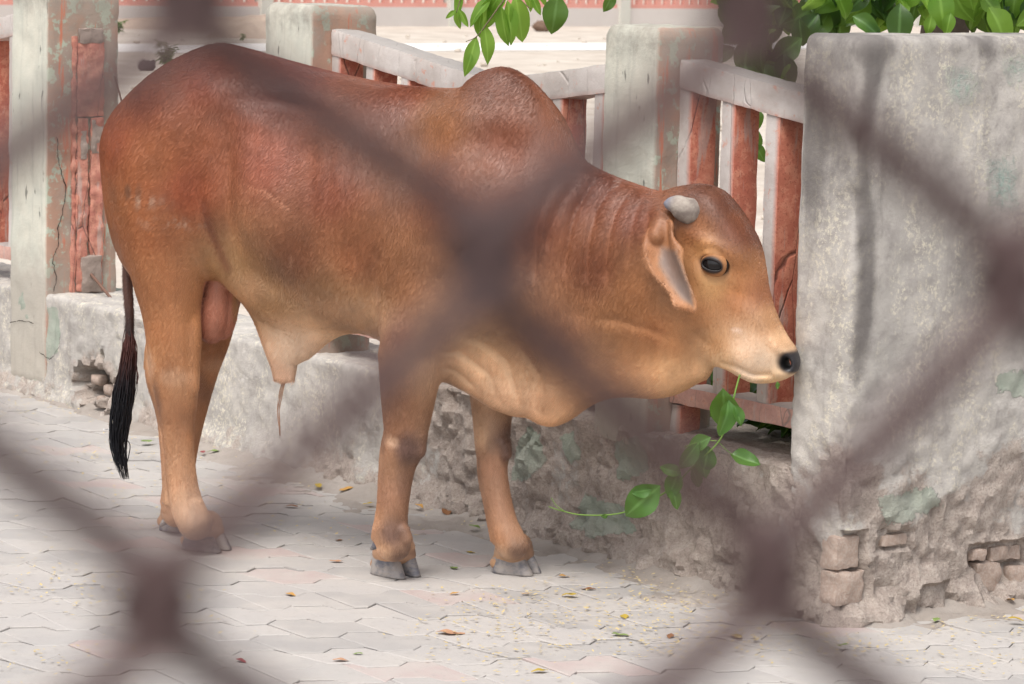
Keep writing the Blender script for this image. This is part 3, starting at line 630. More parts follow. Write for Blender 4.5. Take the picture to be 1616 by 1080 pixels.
# ------------------------------------------------------------------ masonry materials
def m_plaster():
    k = NT('old_plaster', .9, .15); wear = k.attr('wear', 'Fac'); paint = k.attr('paint', 'Fac'); hue = k.attr('hue', 'Fac')
    n1 = k.noise(3.5, 6, .65); n2 = k.noise(22, 6, .7); n3 = k.noise(120, 4, .7); n4 = k.noise(9, 6, .7, k.mapping((1, 1, .35)))
    c = k.mix(k.ramp(n1, .35, .65), srgb(168, 163, 157), srgb(190, 184, 177)); c = k.mix(k.ramp(n2, .40, .70, 0, .5), c, srgb(142, 136, 133))
    n5 = k.noise(75, 5, .75); c = k.mix(k.math('MULTIPLY', k.ramp(n4, .44, .60), k.ramp(n5, .48, .60, 0, .85)), c, srgb(208, 200, 182))
    w = k.ramp(k.math('ADD', wear, k.math('MULTIPLY', k.math('SUBTRACT', n2, .5), .9)), .42, .6)
    mud = k.mix(k.ramp(n2, .35, .65), srgb(158, 145, 136), srgb(178, 166, 156)); mud = k.mix(k.ramp(n3, .45, .68, 0, .6), mud, srgb(128, 115, 108)); mud = k.mix(k.ramp(n5, .52, .66, 0, .5), mud, srgb(186, 174, 164))
    c = k.mix(w, c, mud)
    p = k.ramp(k.math('ADD', paint, k.math('MULTIPLY', k.math('SUBTRACT', n2, .5), .55)), .49, .52)
    gr = k.mix(k.ramp(n1, .4, .6), srgb(146, 156, 142), srgb(160, 164, 152)); gr = k.mix(hue, gr, srgb(134, 168, 158))
    p2 = k.ramp(k.math('ADD', paint, k.math('MULTIPLY', k.math('SUBTRACT', n5, .5), 1.6)), .45, 1.1); p = k.mix(hue, k.math('MULTIPLY', p, .85), k.math('MULTIPLY', p2, .7)); c = k.mix(p, c, gr)
    st = k.noise(14, 5, .65, k.mapping((1, 1, .12))); c = k.mix(k.ramp(st, .55, .75, 0, .35), c, srgb(112, 106, 104), )
    stn = k.attr('stain', 'Fac'); c = k.mix(k.ramp(k.math('ADD', stn, k.math('MULTIPLY', k.math('SUBTRACT', n2, .5), .5)), .15, 1.0, 0, .8), c, srgb(96, 91, 89))
    k.color(c); wr = k.math('ADD', .22, wear); b = k.bump(k.math('MULTIPLY', n3, wr), .6, .007); b = k.bump(k.math('MULTIPLY', n5, wr), .55, .011, b); b = k.bump(k.math('MULTIPLY', n2, wr), .5, .014, b); k.bump(p, .6, .004, b); return k.m
def m_post():
    k = NT('flaking_post', .85, .2); side = k.attr('side', 'Fac'); n1 = k.noise(4, 6, .65); n2 = k.noise(18, 7, .7); n3 = k.noise(90, 4, .7); stv = k.noise(26, 5, .65, k.mapping((1, 1, .10)))
    cr = k.mix(k.ramp(n1, .35, .65), srgb(204, 200, 186), srgb(190, 190, 178)); cr = k.mix(k.ramp(stv, .5, .7, 0, .5), cr, srgb(158, 158, 150))
    spk = k.noise(32, 3, .5, k.mapping((1, 1, .4))); cr = k.mix(k.ramp(spk, .66, .72, 0, .75), cr, srgb(96, 96, 92))
    br = k.mix(k.ramp(n1, .42, .58), srgb(172, 138, 120), srgb(158, 142, 130)); br = k.mix(k.ramp(n2, .53, .58), br, srgb(168, 172, 156)); br = k.mix(k.ramp(stv, .57, .63), br, srgb(186, 122, 100))
    c = k.mix(side, cr, br); sp = k.t.nodes.new('ShaderNodeSeparateXYZ'); k.link(k.pos, sp.inputs[0])
    hi = k.ramp(k.math('ADD', sp.outputs[2], k.math('MULTIPLY', k.math('SUBTRACT', n2, .5), .35)), 1.38, 1.56); c = k.mix(k.math('MULTIPLY', hi, .7), c, srgb(140, 133, 124))
    lo = k.ramp(k.math('ADD', sp.outputs[2], k.math('MULTIPLY', k.math('SUBTRACT', n2, .5), .3)), .62, .40); c = k.mix(k.math('MULTIPLY', lo, .6), c, srgb(160, 148, 138))
    k.color(c); b = k.bump(n3, .4, .004); k.bump(n2, .35, .008, b); return k.m
def m_rail():
    k = NT('painted_concrete_rail', .85, .2); side = k.attr('side', 'Fac'); n1 = k.noise(6, 6, .65); n2 = k.noise(28, 7, .72); n3 = k.noise(130, 4, .7); stv = k.noise(30, 5, .6, k.mapping((1, 1, .12)))
    f = k.mix(k.ramp(n1, .35, .65), srgb(200, 192, 187), srgb(180, 170, 164)); f = k.mix(k.ramp(n2, .58, .66, 0, .7), f, srgb(198, 140, 120)); f = k.mix(k.ramp(n3, .62, .72, 0, .4), f, srgb(120, 112, 108))
    r = k.mix(k.ramp(n1, .38, .62), srgb(194, 122, 100), srgb(178, 102, 84)); r = k.mix(k.ramp(n2, .48, .58, 0, .85), r, srgb(204, 138, 114)); r = k.mix(k.ramp(n3, .54, .64, 0, .6), r, srgb(146, 78, 66)); r = k.mix(k.ramp(stv, .55, .65, 0, .6), r, srgb(178, 160, 152))
    ck = k.voro(4.0, src=k.mapping((2.2, 2.2, .30))); r = k.mix(k.ramp(ck, .007, .002, 0, .7), r, srgb(70, 44, 40))
    c = k.mix(side, f, r); nz = k.t.nodes.new('ShaderNodeSeparateXYZ'); k.link(k.geo.outputs['Normal'], nz.inputs[0]); c = k.mix(k.ramp(nz.outputs[2], .55, .9, 0, .85), c, srgb(156, 150, 146))
    k.color(c); b = k.bump(n3, .4, .003); b = k.bump(n2, .25, .006, b); k.bump(k.ramp(ck, .0, .012), .5, .006, b); return k.m
def m_brick():
    k = NT('dusty_brick', .92, .1); n2 = k.noise(24, 6, .7); n3 = k.noise(120, 4, .7)
    c = k.mix(k.ramp(n2, .35, .65), srgb(168, 148, 135), srgb(158, 140, 129)); c = k.mix(k.ramp(n3, .42, .62, 0, .7), c, srgb(178, 164, 153)); k.color(c); b = k.bump(n3, .5, .004); k.bump(n2, .5, .008, b); return k.m
def m_paver():
    k = NT('dusty_paver', .88, .2); rd = k.rnd(); n1 = k.noise(5, 6, .65); n2 = k.noise(40, 6, .7); n3 = k.noise(220, 3, .7)
    g = k.mix(rd, srgb(158, 154, 151), srgb(176, 171, 167)); red = k.mix(n1, srgb(172, 154, 150), srgb(178, 166, 161)); c = k.mix(k.ramp(rd, .905, .91), g, red)
    c = k.mix(k.ramp(n1, .38, .68, 0, .75), c, srgb(180, 174, 168)); c = k.mix(k.ramp(n2, .5, .72, 0, .4), c, srgb(146, 140, 136)); c = k.mix(k.ramp(n3, .62, .75, 0, .3), c, srgb(128, 120, 114))
    k.color(c); b = k.bump(n3, .25, .002); k.bump(n2, .25, .006, b); return k.m
def m_soil(name, a, bcol, scale=1.0):
    k = NT(name, .95, .1); n1 = k.noise(2.5 * scale, 6, .65); n2 = k.noise(30 * scale, 6, .7); n3 = k.noise(200 * scale, 3, .7)
    c = k.mix(k.ramp(n1, .35, .65), a, bcol); c = k.mix(k.ramp(n2, .45, .7, 0, .4), c, tuple(x * .78 for x in a)); c = k.mix(k.ramp(n3, .55, .75, 0, .45), c, tuple(x * .7 for x in a))
    k.color(c); b = k.bump(n3, .4, .003); k.bump(n2, .5, .012, b); return k.m
PLASTER, POSTM, RAILM, BRICKM, PAVERM = m_plaster(), m_post(), m_rail(), m_brick(), m_paver()
SANDM = m_soil('pale_sand', srgb(200, 190, 178), srgb(178, 166, 153), .5)
SOILM = m_soil('dusty_soil', srgb(164, 156, 149), srgb(148, 139, 131))
JOINTM = m_soil('joint_sand', srgb(140, 133, 128), srgb(160, 152, 144))

# ------------------------------------------------------------------ ground, pavement, pavers
g = world_mesh('ground', [(-300, -60, -.03), (300, -60, -.03), (300, 900, -.03), (-300, 900, -.03)], [(0, 1, 2, 3)], SANDM, smooth=False); tag(g, kind='structure')
_se = fs(1343, 500)[0] - .04
pave = world_mesh('pavement', [W(-14, .08, -.007), W(_se, .08, -.007), W(_se, 8, -.007), W(16, 8, -.007), W(16, -14, -.007), W(-14, -14, -.007)], [(0, 5, 4, 1), (1, 4, 3, 2)], JOINTM, smooth=False); tag(pave, kind='structure')

def build_pavers():
    """wavy-edged interlocking pavers laid in courses"""
    ang = math.radians(14); U = np.array([math.cos(ang), math.sin(ang)]); Vv = np.array([-math.sin(ang), math.cos(ang)])
    CW, CL = .165, .225; org = np.array([-.2, 7.0]); gap = .0035
    br = np.array([0, .36, .5, .86]); gv = [-.026, -.022, .026, .022]
    def gz(u, n): return np.interp((u / CL - .31 * n) % 1.0, [0, .36, .5, .86, 1.0], gv + [gv[0]])
    def edge(n, ua, ub):
        k0 = math.floor(ua / CL) - 2; us = [ua, ub] + [(k + b + .31 * n) * CL for k in range(k0 - abs(n), k0 + 5 + abs(n)) for b in br if ua + .004 < (k + b + .31 * n) * CL < ub - .004]
        us = sorted(us); return [(u, n * CW + gz(u, n)) for u in us]
    frame = []
    for n in range(-6, 46):
        for m in range(-18, 20):
            sh = -.07; u0 = (m + .5 * (n % 2) + .13 * math.sin(n * 5.1)) * CL + (0 if n % 2 else .02)
            poly = np.array(edge(n, u0, u0 + CL) + edge(n + 1, u0 + sh, u0 + CL + sh)[::-1])
            pw = org + poly[:, :1] * U + poly[:, 1:] * Vv
            c = pw.mean(0); rel = np.array([c[0], c[1], 0]) - WO; s, t = rel @ WD, rel @ WB
            if t > -.02 and s < _se: continue
            x, y = project((c[0], c[1], 0)); inview = (-90 < x < 1706) and (520 < y < 1150)
            if c[1] < 5.6 or c[1] > 13 or abs(c[0]) > 3.6: continue
            frame.append((inview, y, pw, c)) 
    frame.sort(key=lambda a: (-int(a[0]), -a[1])); k = 0; mb = MB(); cnt = 0
    for inview, y, pw, c in frame:
        z = float(rng.normal(0, .0011)) ; tx, ty = rng.normal(0, .004, 2)
        n = len(pw); uvp = np.stack([(pw - c) @ U, (pw - c) @ Vv], 1); sc_ = lambda a, b: c + (uvp * np.array([1 - a, 1 - b])) @ np.stack([U, Vv]); inn = sc_(.006, .030); inn2 = sc_(.04, .085)
        zz = lambda q, b: z + b + (q[:, 0] - c[0]) * tx + (q[:, 1] - c[1]) * ty
        ring = [np.column_stack([inn, np.full(n, -.03)]), np.column_stack([inn, zz(inn, -.0017)]), np.column_stack([inn2, zz(inn2, -.0)])]
        v = np.vstack(ring); f = [tuple(range(2 * n, 3 * n))]
        for a in range(2):
            for q in range(n): q2 = (q + 1) % n; f.append((a * n + q, a * n + q2, (a + 1) * n + q2, (a + 1) * n + q))
        if cnt < 300 and inview:
            vl = v - np.array([c[0], c[1], 0]); o = obj('paver', mesh_data('paver', vl, f, False, PAVERM), pave, np.array([c[0], c[1], 0]) - np.array(pave.location)); cnt += 1
        else: mb.add(v, f)
    o = world_mesh('paver_field', mb.verts(), mb.f, PAVERM, pave, False); tag(o, kind='stuff')
build_pavers()

# ------------------------------------------------------------------ boundary wall: plinth, posts, panels
sM, _ = fs(492, 60); sR, _ = fs(1037, 150); sP0, _ = fs(1252, 400); sP1, _ = fs(1343, 500)
fence = empty('railing_wall', W(1.5, .1, 0), 0, 'weathered cream and red concrete railing on a crumbling low plinth', 'railing')
def patch_attr(polys, plane='front', seed=0, band=.05):
    """1 inside patches traced on the wall face, falling off across their edge"""
    def fn(P, N):
        o = np.full(len(P), -1.0)
        for pts in polys:
            q = np.array([(fs(*p) if plane == 'front' else ft(p[0], p[1], sP1)) for p in pts]); a = P[:, 0] if plane == 'front' else P[:, 1]
            o = np.maximum(o, poly_sd(q, a, P[:, 2]) / band)
        return np.clip(.5 + o * .5, 0, 1)
    return fn
_hole = np.array(fs(152, 607)); 
def plinth_wear(P, N):
    s, z = P[:, 0], P[:, 2]; n = fbm(P, 5, 4, 31)
    w = sstep(1.9, 2.9, s) * (1 - sstep(4.55, 5.0, s) * .6) * .62 + .12 + .25 * n + .30 * sstep(.16, .03, z)
    h = np.hypot((s - _hole[0]) / .22, (z - _hole[1]) / .13); return np.clip(np.maximum(w, 1.1 - h * .7), 0, 1)
def plinth_disp(P, N):
    s, z = P[:, 0], P[:, 2]; w = plinth_wear(P, N); fr = np.clip(-N[:, 1], 0, 1)
    n1 = fbm(P, 14, 4, 41); n2 = fbm(P, 38, 3, 47)
    a = -fr * w * (.012 + .020 * n1 + .016 * n2 + .009 * fbm(P, 75, 2, 49)) + .004 * n2
    n3 = fbm(P, 22, 3, 51); h = np.hypot((s - _hole[0]) / .17, (z - _hole[1]) / .105) + .45 * n3
    a -= fr * .17 * sstep(1.0, .55, h)
    kn = vnoise(P * 13, 77); a += fr * w * .016 * sstep(.45, .7, kn)
    a += fr * .03 * sstep(.10, .0, z) * (1 + .5 * n1); return a
PATCH = [[(59, 513), (71, 486), (89, 483), (95, 527), (92, 554), (77, 569), (59, 560)], [(26, 400), (66, 400), (64, 520), (58, 600), (24, 570)], [(833, 674), (847, 685), (856, 725), (841, 754), (816, 763), (802, 754), (802, 719), (822, 682)],
         [(880, 690), (900, 680), (912, 720), (896, 735)], [(915, 780), (980, 800), (1000, 840), (940, 850), (900, 830)], [(960, 700), (1010, 690), (1020, 740), (975, 760)]]
plinth = rough_block('plinth', (-3.6, .0, -.05), (sP0 + .05, .36, .392), .0125, .018, .004, PLASTER, fence, 3, 10, plinth_disp, {'wear': plinth_wear, 'paint': patch_attr(PATCH), 'hue': lambda P, N: 0 * P[:, 0]})
# loose stones inside the hole
for k, (px, py, r) in enumerate([(138, 600, .035), (158, 618, .03), (146, 634, .028), (165, 598, .025)]):
    s, z = fs(px, py); P, Fq, N = lattice_box((-r, -r * .7, -r * .6), (r, r * .7, r * .6), r * .5, r * .35); P = P * (1 + .3 * fbm(P + k, 25, 2, k)[:, None]); world_mesh('stone', Wv(P + np.array([s, .05, max(z, .02)])), Fq, BRICKM, fence)

PDIM = [(-.30, 0.0, .29, 1.515), (sM - .30, sM, .25, 1.515), (sR - .255, sR, .235, 1.515)]
def post(s0, s1, t1, zt, seed):
    def sh(P):
        P = P.copy(); k = sstep(zt - .03, zt, P[:, 2]); cs, ct = (s0 + s1) / 2, t1 / 2; P[:, 0] = cs + (P[:, 0] - cs) * (1 - .10 * k); P[:, 1] = ct + (P[:, 1] - ct) * (1 - .06 * k); return P
    return rough_block('post', (s0, -.006 if seed == 11 else .004, .05 if seed == 11 else .34), (s1, t1, zt), .016, .014, .0035, POSTM, fence, seed, 14, None, {'side': sideface}, sh)
for k, (a, b, t1, zt) in enumerate(PDIM): post(a, b, t1, zt, k + 11)

def panel(sa, sb, zfun, n_off, seed, zb=.470, t0=.075, t1=.165, half=None, pitch=.2, bw=.055):
    """top rail that dips towards the middle of the bay, uprights and a bottom rail; zfun gives the height of the rail's top"""
    def shp(P): P = P.copy(); P[:, 2] += zfun(P[:, 0]); return P
    rough_block('top_rail', (sa, t0 - .004, -.085), (sb, t1 + .012, 0), .016, .009, .003, RAILM, fence, seed, 20, None, {'side': lambda P, N: sideface(P, N) * .5 + .35 * np.clip(-N[:, 2], 0, 1)}, shp)
    rough_block('bottom_rail', (sa, t0 - .003, zb), (sb, t1 + .008, zb + .055), .018, .008, .003, RAILM, fence, seed + 5, 20, None, {'side': lambda P, N: np.full(len(P), .55)})
    s = sa + n_off; k = 0
    while s + bw < sb + .001:
        zt = float(zfun(np.array([s + bw / 2]))[0]) - .08
        rough_block('upright', (s, t0 + .002, zb + .05), (s + bw, t1, zt + .01), .018, .006, .0018, RAILM, fence, seed + 20 + k, 22, None, {'side': sideface})
        s += pitch; k += 1
_z0 = fs(525, 45, .075)[1]; _zm = fs(748, 124, .075)[1]; _zr = fs(1085, 95, .075)[1]; _zr2 = fs(1258, 143, .075)[1]
_sa, _sb = sM, sR - .255; _mid = fs(775, 124, .075)[0]
panel(_sa, _sb, lambda s: _z0 + (_zm - _z0) * np.clip(1 - np.abs(s - _mid) / (_mid - _sa), 0, 1), .0, 60)
_sr0 = fs(1085, 95, .075)[0]; _sr1 = fs(1258, 143, .075)[0]
panel(sR, sP0 + .02, lambda s: _zr + (_zr2 - _zr) * (s - _sr0) / (_sr1 - _sr0), .0, 90, bw=.06, pitch=.186)
panel(-2.2, -.30, lambda s: 1.43 - .13 * np.clip(1 - np.abs(s + 1.25) / .95, 0, 1), .12, 120)
rough_block('foot', (sR, .08, .38), (sR + .05, .15, .47), .02, .008, .003, RAILM, fence, 7, 20, None, {'side': sideface})
# broken end of the missing bay on the first post, with its rusty bars
CONC = m_soil('broken_concrete', srgb(168, 152, 142), srgb(138, 124, 116), 2)
z1 = ft(138, 45, .0)[1]; zA = ft(138, 180, 0)[1]; zB = ft(138, 252, 0)[1]; zC = ft(138, 400, 0)[1]; zD = ft(138, 460, 0)[1]
ta = ft(120, 200, 0)[0]; tb = ft(162, 200, 0)[0]; tm = ft(139, 200, 0)[0]
for lo, hi, mt, sd in [((0, ta, zA - .01), (.012, tb, z1 - .05), RAILM, 1), ((0, ta + .004, z1 - .055), (.016, tb - .01, z1), CONC, 2), ((0, ta, zD), (.013, tm - .004, zA - .012), RAILM, 5), ((0, tm + .005, zD), (.013, tb, zA - .012), RAILM, 6),
                       ((.002, ta + .012, zB), (.0155, tm - .012, zA - .06), CONC, 3), ((.002, tm + .010, zB + .02), (.0155, tb - .004, zA - .02), CONC, 4), ((.002, ta + .02, zD - .004), (.019, tb - .005, zC - .01), CONC, 7), ((0, ta - .02, zD), (.008, ta - .002, z1 - .03), RAILM, 8)]:
    rough_block('broken_panel_edge', lo, hi, .010, .006, .007, mt, fence, 140 + sd, 30, None, {'side': (lambda P, N: np.full(len(P), .85))})
RUST = NT('rust', .8, .2); RUST.color(RUST.mix(RUST.noise(60), srgb(96, 66, 54), srgb(128, 104, 92)))
v, f = tube(catmull([W(.0, tm, ft(142, 425, 0)[1]), W(.06, tm + .01, ft(160, 440, 0)[1]), W(.20, tm + .0, ft(192, 467, .1)[1])], 4), .006, 7); world_mesh('rebar', v, f, RUST.m, fence)
v, f = tube(catmull([W(.0, .27, ft(166, 120, 0)[1]), W(.015, .285, ft(174, 150, 0)[1]), W(.03, .30, ft(184, 182, 0)[1])], 4), .0035, 6); world_mesh('rebar', v, f, RUST.m, fence)

# cracks in the concrete
CRK = NT('crack', 1.0, 0.0); CRK.color((.03, .026, .024))
def crack(pts, wpx, conv, parent):
    P = np.array([conv(*p) for p in pts]); fine = catmull(P, 5); fine[:, :] += np.random.default_rng(len(pts)).normal(0, .0022, fine.shape) * [1, 1, 1]; n = len(fine); wd = wpx * .0019 * (.35 + .65 * np.random.default_rng(5).random(n)); wd[0] = wd[-1] = .0003
    T = np.gradient(fine, axis=0); T /= np.linalg.norm(T, axis=1)[:, None]; S = np.cross(T, conv.n); v = np.concatenate([fine + S * wd[:, None] / 2, fine - S * wd[:, None] / 2]); f = [(i, i + 1, n + i + 1, n + i) for i in range(n - 1)]; world_mesh('crack', v, f, CRK.m, parent)
class OnSide:
    def __init__(s, ss): s.ss = ss; s.n = WD
    def __call__(s, px, py): t, z = ft(px, py, s.ss); return W(s.ss, t, z)
class OnFront:
    def __init__(s, tt): s.tt = tt; s.n = -WB
    def __call__(s, px, py): q, z = fs(px, py, s.tt); return W(q, s.tt, z)
crack([(90, 215), (92, 245), (97, 275), (103, 295), (100, 330), (92, 360), (93, 385), (83, 410), (88, 435), (86, 462)], 2.2, OnSide(.004), fence)
crack([(95, 527), (92, 548), (78, 566), (62, 555)], 1.6, OnFront(-.009), fence); crack([(14, 510), (30, 506), (55, 512)], 2.2, OnFront(-.010), fence)

# ------------------------------------------------------------------ tall wall on the right
tall = empty('tall_wall', W(sP1 - .15, 1.2, 0), 0, 'tall stained plaster wall with bare bricks showing at its foot', 'wall')
BR = [(1326, 850, 1368, 900), (1321, 904, 1376, 956), (1537, 869, 1564, 888), (1566, 864, 1625, 888), (1543, 890, 1591, 940), (1593, 892, 1650, 938), (1450, 930, 1500, 962), (1395, 845, 1440, 862)]
BRT = [(*ft((a + c) / 2, (b + d) / 2, sP1), (c - a) * 8.3 / FPX * 1.12, (d - b) * 8.3 / FPX) for a, b, c, d in BR]
def wall_wear(P, N):
    t, z = P[:, 1], P[:, 2]; n = fbm(P, 5, 4, 61); return np.clip(sstep(.52, .14, z + .22 * n) * .75 + .10 * sstep(.9, .3, z) + .12 * n, 0, 1)
def wall_disp(P, N):
    t, z = P[:, 1], P[:, 2]; w = wall_wear(P, N); fr = np.clip(np.maximum(N[:, 0], -N[:, 1]), 0, 1); n1 = fbm(P, 12, 4, 71); n2 = fbm(P, 36, 3, 75)
    mid = sstep(1.05, .5, z)
    a = fr * (w * (-.012 + .007 * n1 + .009 * n2 + .007 * fbm(P, 75, 2, 79)) + mid * .0022 * n2 + mid * .0022 * fbm(P, 70, 2, 78) + .003 * n1)
    for (bt, bz, bw, bh) in BRT:
        q = np.maximum(np.abs(t - bt) / (bw * .5 + .012), np.abs(z - bz) / (bh * .5 + .012)) + .10 * n2; a -= np.clip(N[:, 0], 0, 1) * .024 * sstep(1.15, .98, q)
    a += fr * .035 * sstep(.12, 0, z) * (1 + .6 * n1); a -= .010 * np.exp(-(np.hypot(P[:, 0] - sP1, t) / .05) ** 2) * (1 + 2 * n1) * sstep(1.5, 1.2, z); return a
WP = [[(1492, 110), (1530, 105), (1548, 140), (1530, 168), (1495, 160)], [(1580, 90), (1640, 80), (1640, 135), (1590, 130)], [(1555, 250), (1600, 250), (1610, 330), (1560, 330)], [(1390, 790), (1470, 770), (1490, 800), (1440, 820), (1395, 830)], [(1575, 590), (1625, 580), (1620, 625), (1580, 620)]]
rough_block('plastered_wall', (sP0, .0, -.05), (sP1, 2.8, 1.525), .0125, .03, .003, PLASTER, tall, 9, 8, wall_disp, {'wear': wall_wear, 'paint': lambda P, N: patch_attr(WP, 'side', 0, .09)(P, N) * (N[:, 0] > .5), 'hue': lambda P, N: sstep(.7, .9, P[:, 2]) * .9, 'stain': lambda P, N: (np.exp(-((P[:, 1] - .035 - .012 * np.sin(P[:, 2] * 9)) / .035) ** 2) * sstep(.5, .75, P[:, 2]) * (N[:, 0] > -.2) + .55 * sstep(1.42, 1.52, P[:, 2] + .05 * fbm(P, 6, 3, 5)) + .4 * sstep(.2, .6, fbm(P * np.array([1, 1, .25]), 9, 3, 15)) * sstep(.6, 1.2, P[:, 2])).clip(0, 1)})
for k, (bt, bz, bw, bh) in enumerate(BRT):
    rough_block('brick', (sP1 - .08, bt - bw / 2, bz - bh / 2), (sP1 - .021 + .005 * (k % 3), bt + bw / 2, bz + bh / 2), .010, .006, .007, BRICKM, tall, 160 + k, 26)

# ------------------------------------------------------------------ drifts of dusty soil along the foot of the walls
def soil_strip(fn, n, m, name):
    A, B = np.meshgrid(np.linspace(0, 1, n), np.linspace(0, 1, m), indexing='ij'); P = fn(A.ravel(), B.ravel()); f = []
    for i in range(n - 1):
        for j in range(m - 1): f.append((i * m + j, (i + 1) * m + j, (i + 1) * m + j + 1, i * m + j + 1))
    o = world_mesh(name, P, f, SOILM); tag(o, kind='stuff'); return o
def s1(a, b):
    s = -3.5 + a * (sP1 + 3.5); w = .15 + .14 * np.exp(-((s - 3.6) / 1.2) ** 2) ; out = b * (w + .25)
    q = np.stack([s, -out, 0 * s], 1); n = fbm(q, 4, 4, 81); n2 = fbm(q, 22, 4, 83); z = .055 * np.exp(-out / .07) + .012 * (1 - out / w) + .013 * n + .010 * n2 - .009 - .04 * sstep(.75, 1, b) - .05 * sstep(sP1 - .22, sP1 - .06, s); return Wv(np.stack([s, .06 - out, z], 1))
soil_strip(s1, 330, 34, 'drifted_soil')
def s2(a, b):
    t = .0 + a * 2.8; out = b * .34; q = np.stack([t, out, 0 * t], 1); n = fbm(q, 5, 4, 91); n2 = fbm(q, 24, 4, 93); z = .05 * np.exp(-out / .06) + .010 * (1 - out / .16) + .011 * n + .009 * n2 - .008 - .04 * sstep(.7, 1, b) - .03 * sstep(.1, 0, t); return Wv(np.stack([sP1 - .06 + out, t, z], 1))
soil_strip(s2, 180, 26, 'drifted_soil')
# ------------------------------------------------------------------ the open ground behind the railing
WHITEP = NT('pale_road', .9, .1); WHITEP.color(WHITEP.mix(WHITEP.noise(1.5), srgb(228, 224, 220), srgb(214, 208, 202)))
def g3(px, py, z=-.03): return on_ground(px, py, z)
A, B = g3(300, 83), g3(900, 80); dv = (B - A) / np.linalg.norm(B - A); A2, B2 = g3(300, 71), g3(900, 68)
rd = world_mesh('road', np.array([A - dv * 40, B + dv * 40, B2 + dv * 40, A2 - dv * 40]) + (0, 0, .006), [(0, 1, 2, 3)], WHITEP.m, smooth=False); tag(rd, kind='structure')
# far boundary railing: same kind of wall, 60 m off
FA = g3(419, 42); FB = g3(984, 42); fd = (FB - FA) / np.linalg.norm(FB - FA); fn_ = np.array([-fd[1], fd[0], 0]); step = np.linalg.norm(FB - FA) / 2
FPL = NT('far_plinth', .9, .1); FPL.color(FPL.mix(FPL.noise(2), srgb(206, 200, 195), srgb(192, 185, 180)))
FRD = NT('far_red', .9, .1); FRD.color(FRD.mix(FRD.noise(3), srgb(214, 160, 148), srgb(200, 142, 130)))  # red paled so its colour carries the washed-out look of overexposed light
FPO = NT('far_post', .9, .1); FPO.color(FPO.mix(FPO.noise(2), srgb(204, 202, 192), srgb(190, 190, 182)))
far = empty('far_railing', (FA + FB) / 2, 0, 'distant pale and red railing beyond the sandy ground', 'railing')
def fbox(mb, a0, a1, t0, t1, z0, z1):
    v = [FA + fd * a + fn_ * t + np.array([0, 0, z]) for z in (z0, z1) for t in (t0, t1) for a in (a0, a1)]
    mb.add(v, [(0, 2, 3, 1), (4, 5, 7, 6), (0, 1, 5, 4), (2, 6, 7, 3), (0, 4, 6, 2), (1, 3, 7, 5)])
def fpart(name, mat, boxes):
    mb = MB()
    for q in boxes: fbox(mb, *q)
    return world_mesh(name, mb.verts(), mb.f, mat, far, False)
fpart('plinth', FPL.m, [(-6 * step, 8 * step, 0, .35, 0, .37)])
for k in range(-6, 9):
    fpart('post', FPO.m, [(k * step - .14, k * step + .14, -.05, .25, 0, 1.6)])
    if k < 8:
        a0, a1 = k * step + .14, (k + 1) * step - .14
        fpart('top_rail', FRD.m, [(a0, a1, .06, .18, 1.3, 1.4)]); fpart('bottom_rail', FRD.m, [(a0, a1, .06, .18, .37, .45)])
        n = 16; o = fpart('uprights', FRD.m, [(a0 + (a1 - a0) * (q + .2) / n, a0 + (a1 - a0) * (q + .72) / n, .07, .17, .45, 1.3) for q in range(n)]); tag(o, kind='stuff')
# earth bank and lumps in front of the far railing
def mound(name, px, py, rx, ry, h, label, mat, seed, cat='mound'):
    c = g3(px, py); n = 28; A_, B_ = np.meshgrid(np.linspace(-1, 1, n), np.linspace(-1, 1, n), indexing='ij'); r = np.hypot(A_, B_); P = np.stack([c[0] + A_ * rx, c[1] + B_ * ry, 0 * A_], -1).reshape(-1, 3)
    z = h * np.clip(1 - r.ravel() ** 2, -.1, 1) * (1 + .5 * fbm(P, 1.2 / max(rx, .2), 4, seed)) - .04; P[:, 2] = z
    f = [(i * n + j, (i + 1) * n + j, (i + 1) * n + j + 1, i * n + j + 1) for i in range(n - 1) for j in range(n - 1)]; o = world_mesh(name, P, f, mat); tag(o, label, cat); return o
EARTH = m_soil('bank_earth', srgb(176, 158, 142), srgb(160, 142, 128), .6)
mound('earth_mound', 396, 58, .75, 1.3, .42, 'small heap of brown earth below the far railing', EARTH, 5)
mound('earth_bank', 290, 42, 2.6, 2.5, .22, 'low broad bank of bare earth running along the far railing', EARTH, 6, 'bank')
def lump(name, px, py, r, col, label, cat, seed, d=None, flat=.6):
    c = g3(px, py); P, Fq, N = lattice_box((-r, -r, 0), (r, r, r * 2 * flat), r * .25, r * .8); P = P * (1 + .25 * fbm(P + seed, 2.0 / r, 3, seed)[:, None]); m = NT(name, .9, .2); m.color(m.mix(m.noise(20), col, tuple(x * .7 for x in col)))
    o = world_mesh(name, P + c, Fq, m.m); tag(o, label, cat); return o
lump('dark_stone', 232, 111, .10, srgb(52, 50, 52), 'dark rounded stone on the sand behind the bull', 'stone', 1)
lump('stone', 357, 51, .11, srgb(190, 150, 136), 'pinkish stone lying at the edge of the earth bank', 'stone', 2)
lump('scrap', 406, 33, .10, srgb(236, 238, 242), 'crumpled white plastic scrap on the earth heap', 'scrap', 3, flat=.3)
lump('lump_of_earth', 855, 50, .16, srgb(120, 98, 84), 'dark clod of earth on the pale sand before the far railing', 'clod', 4)

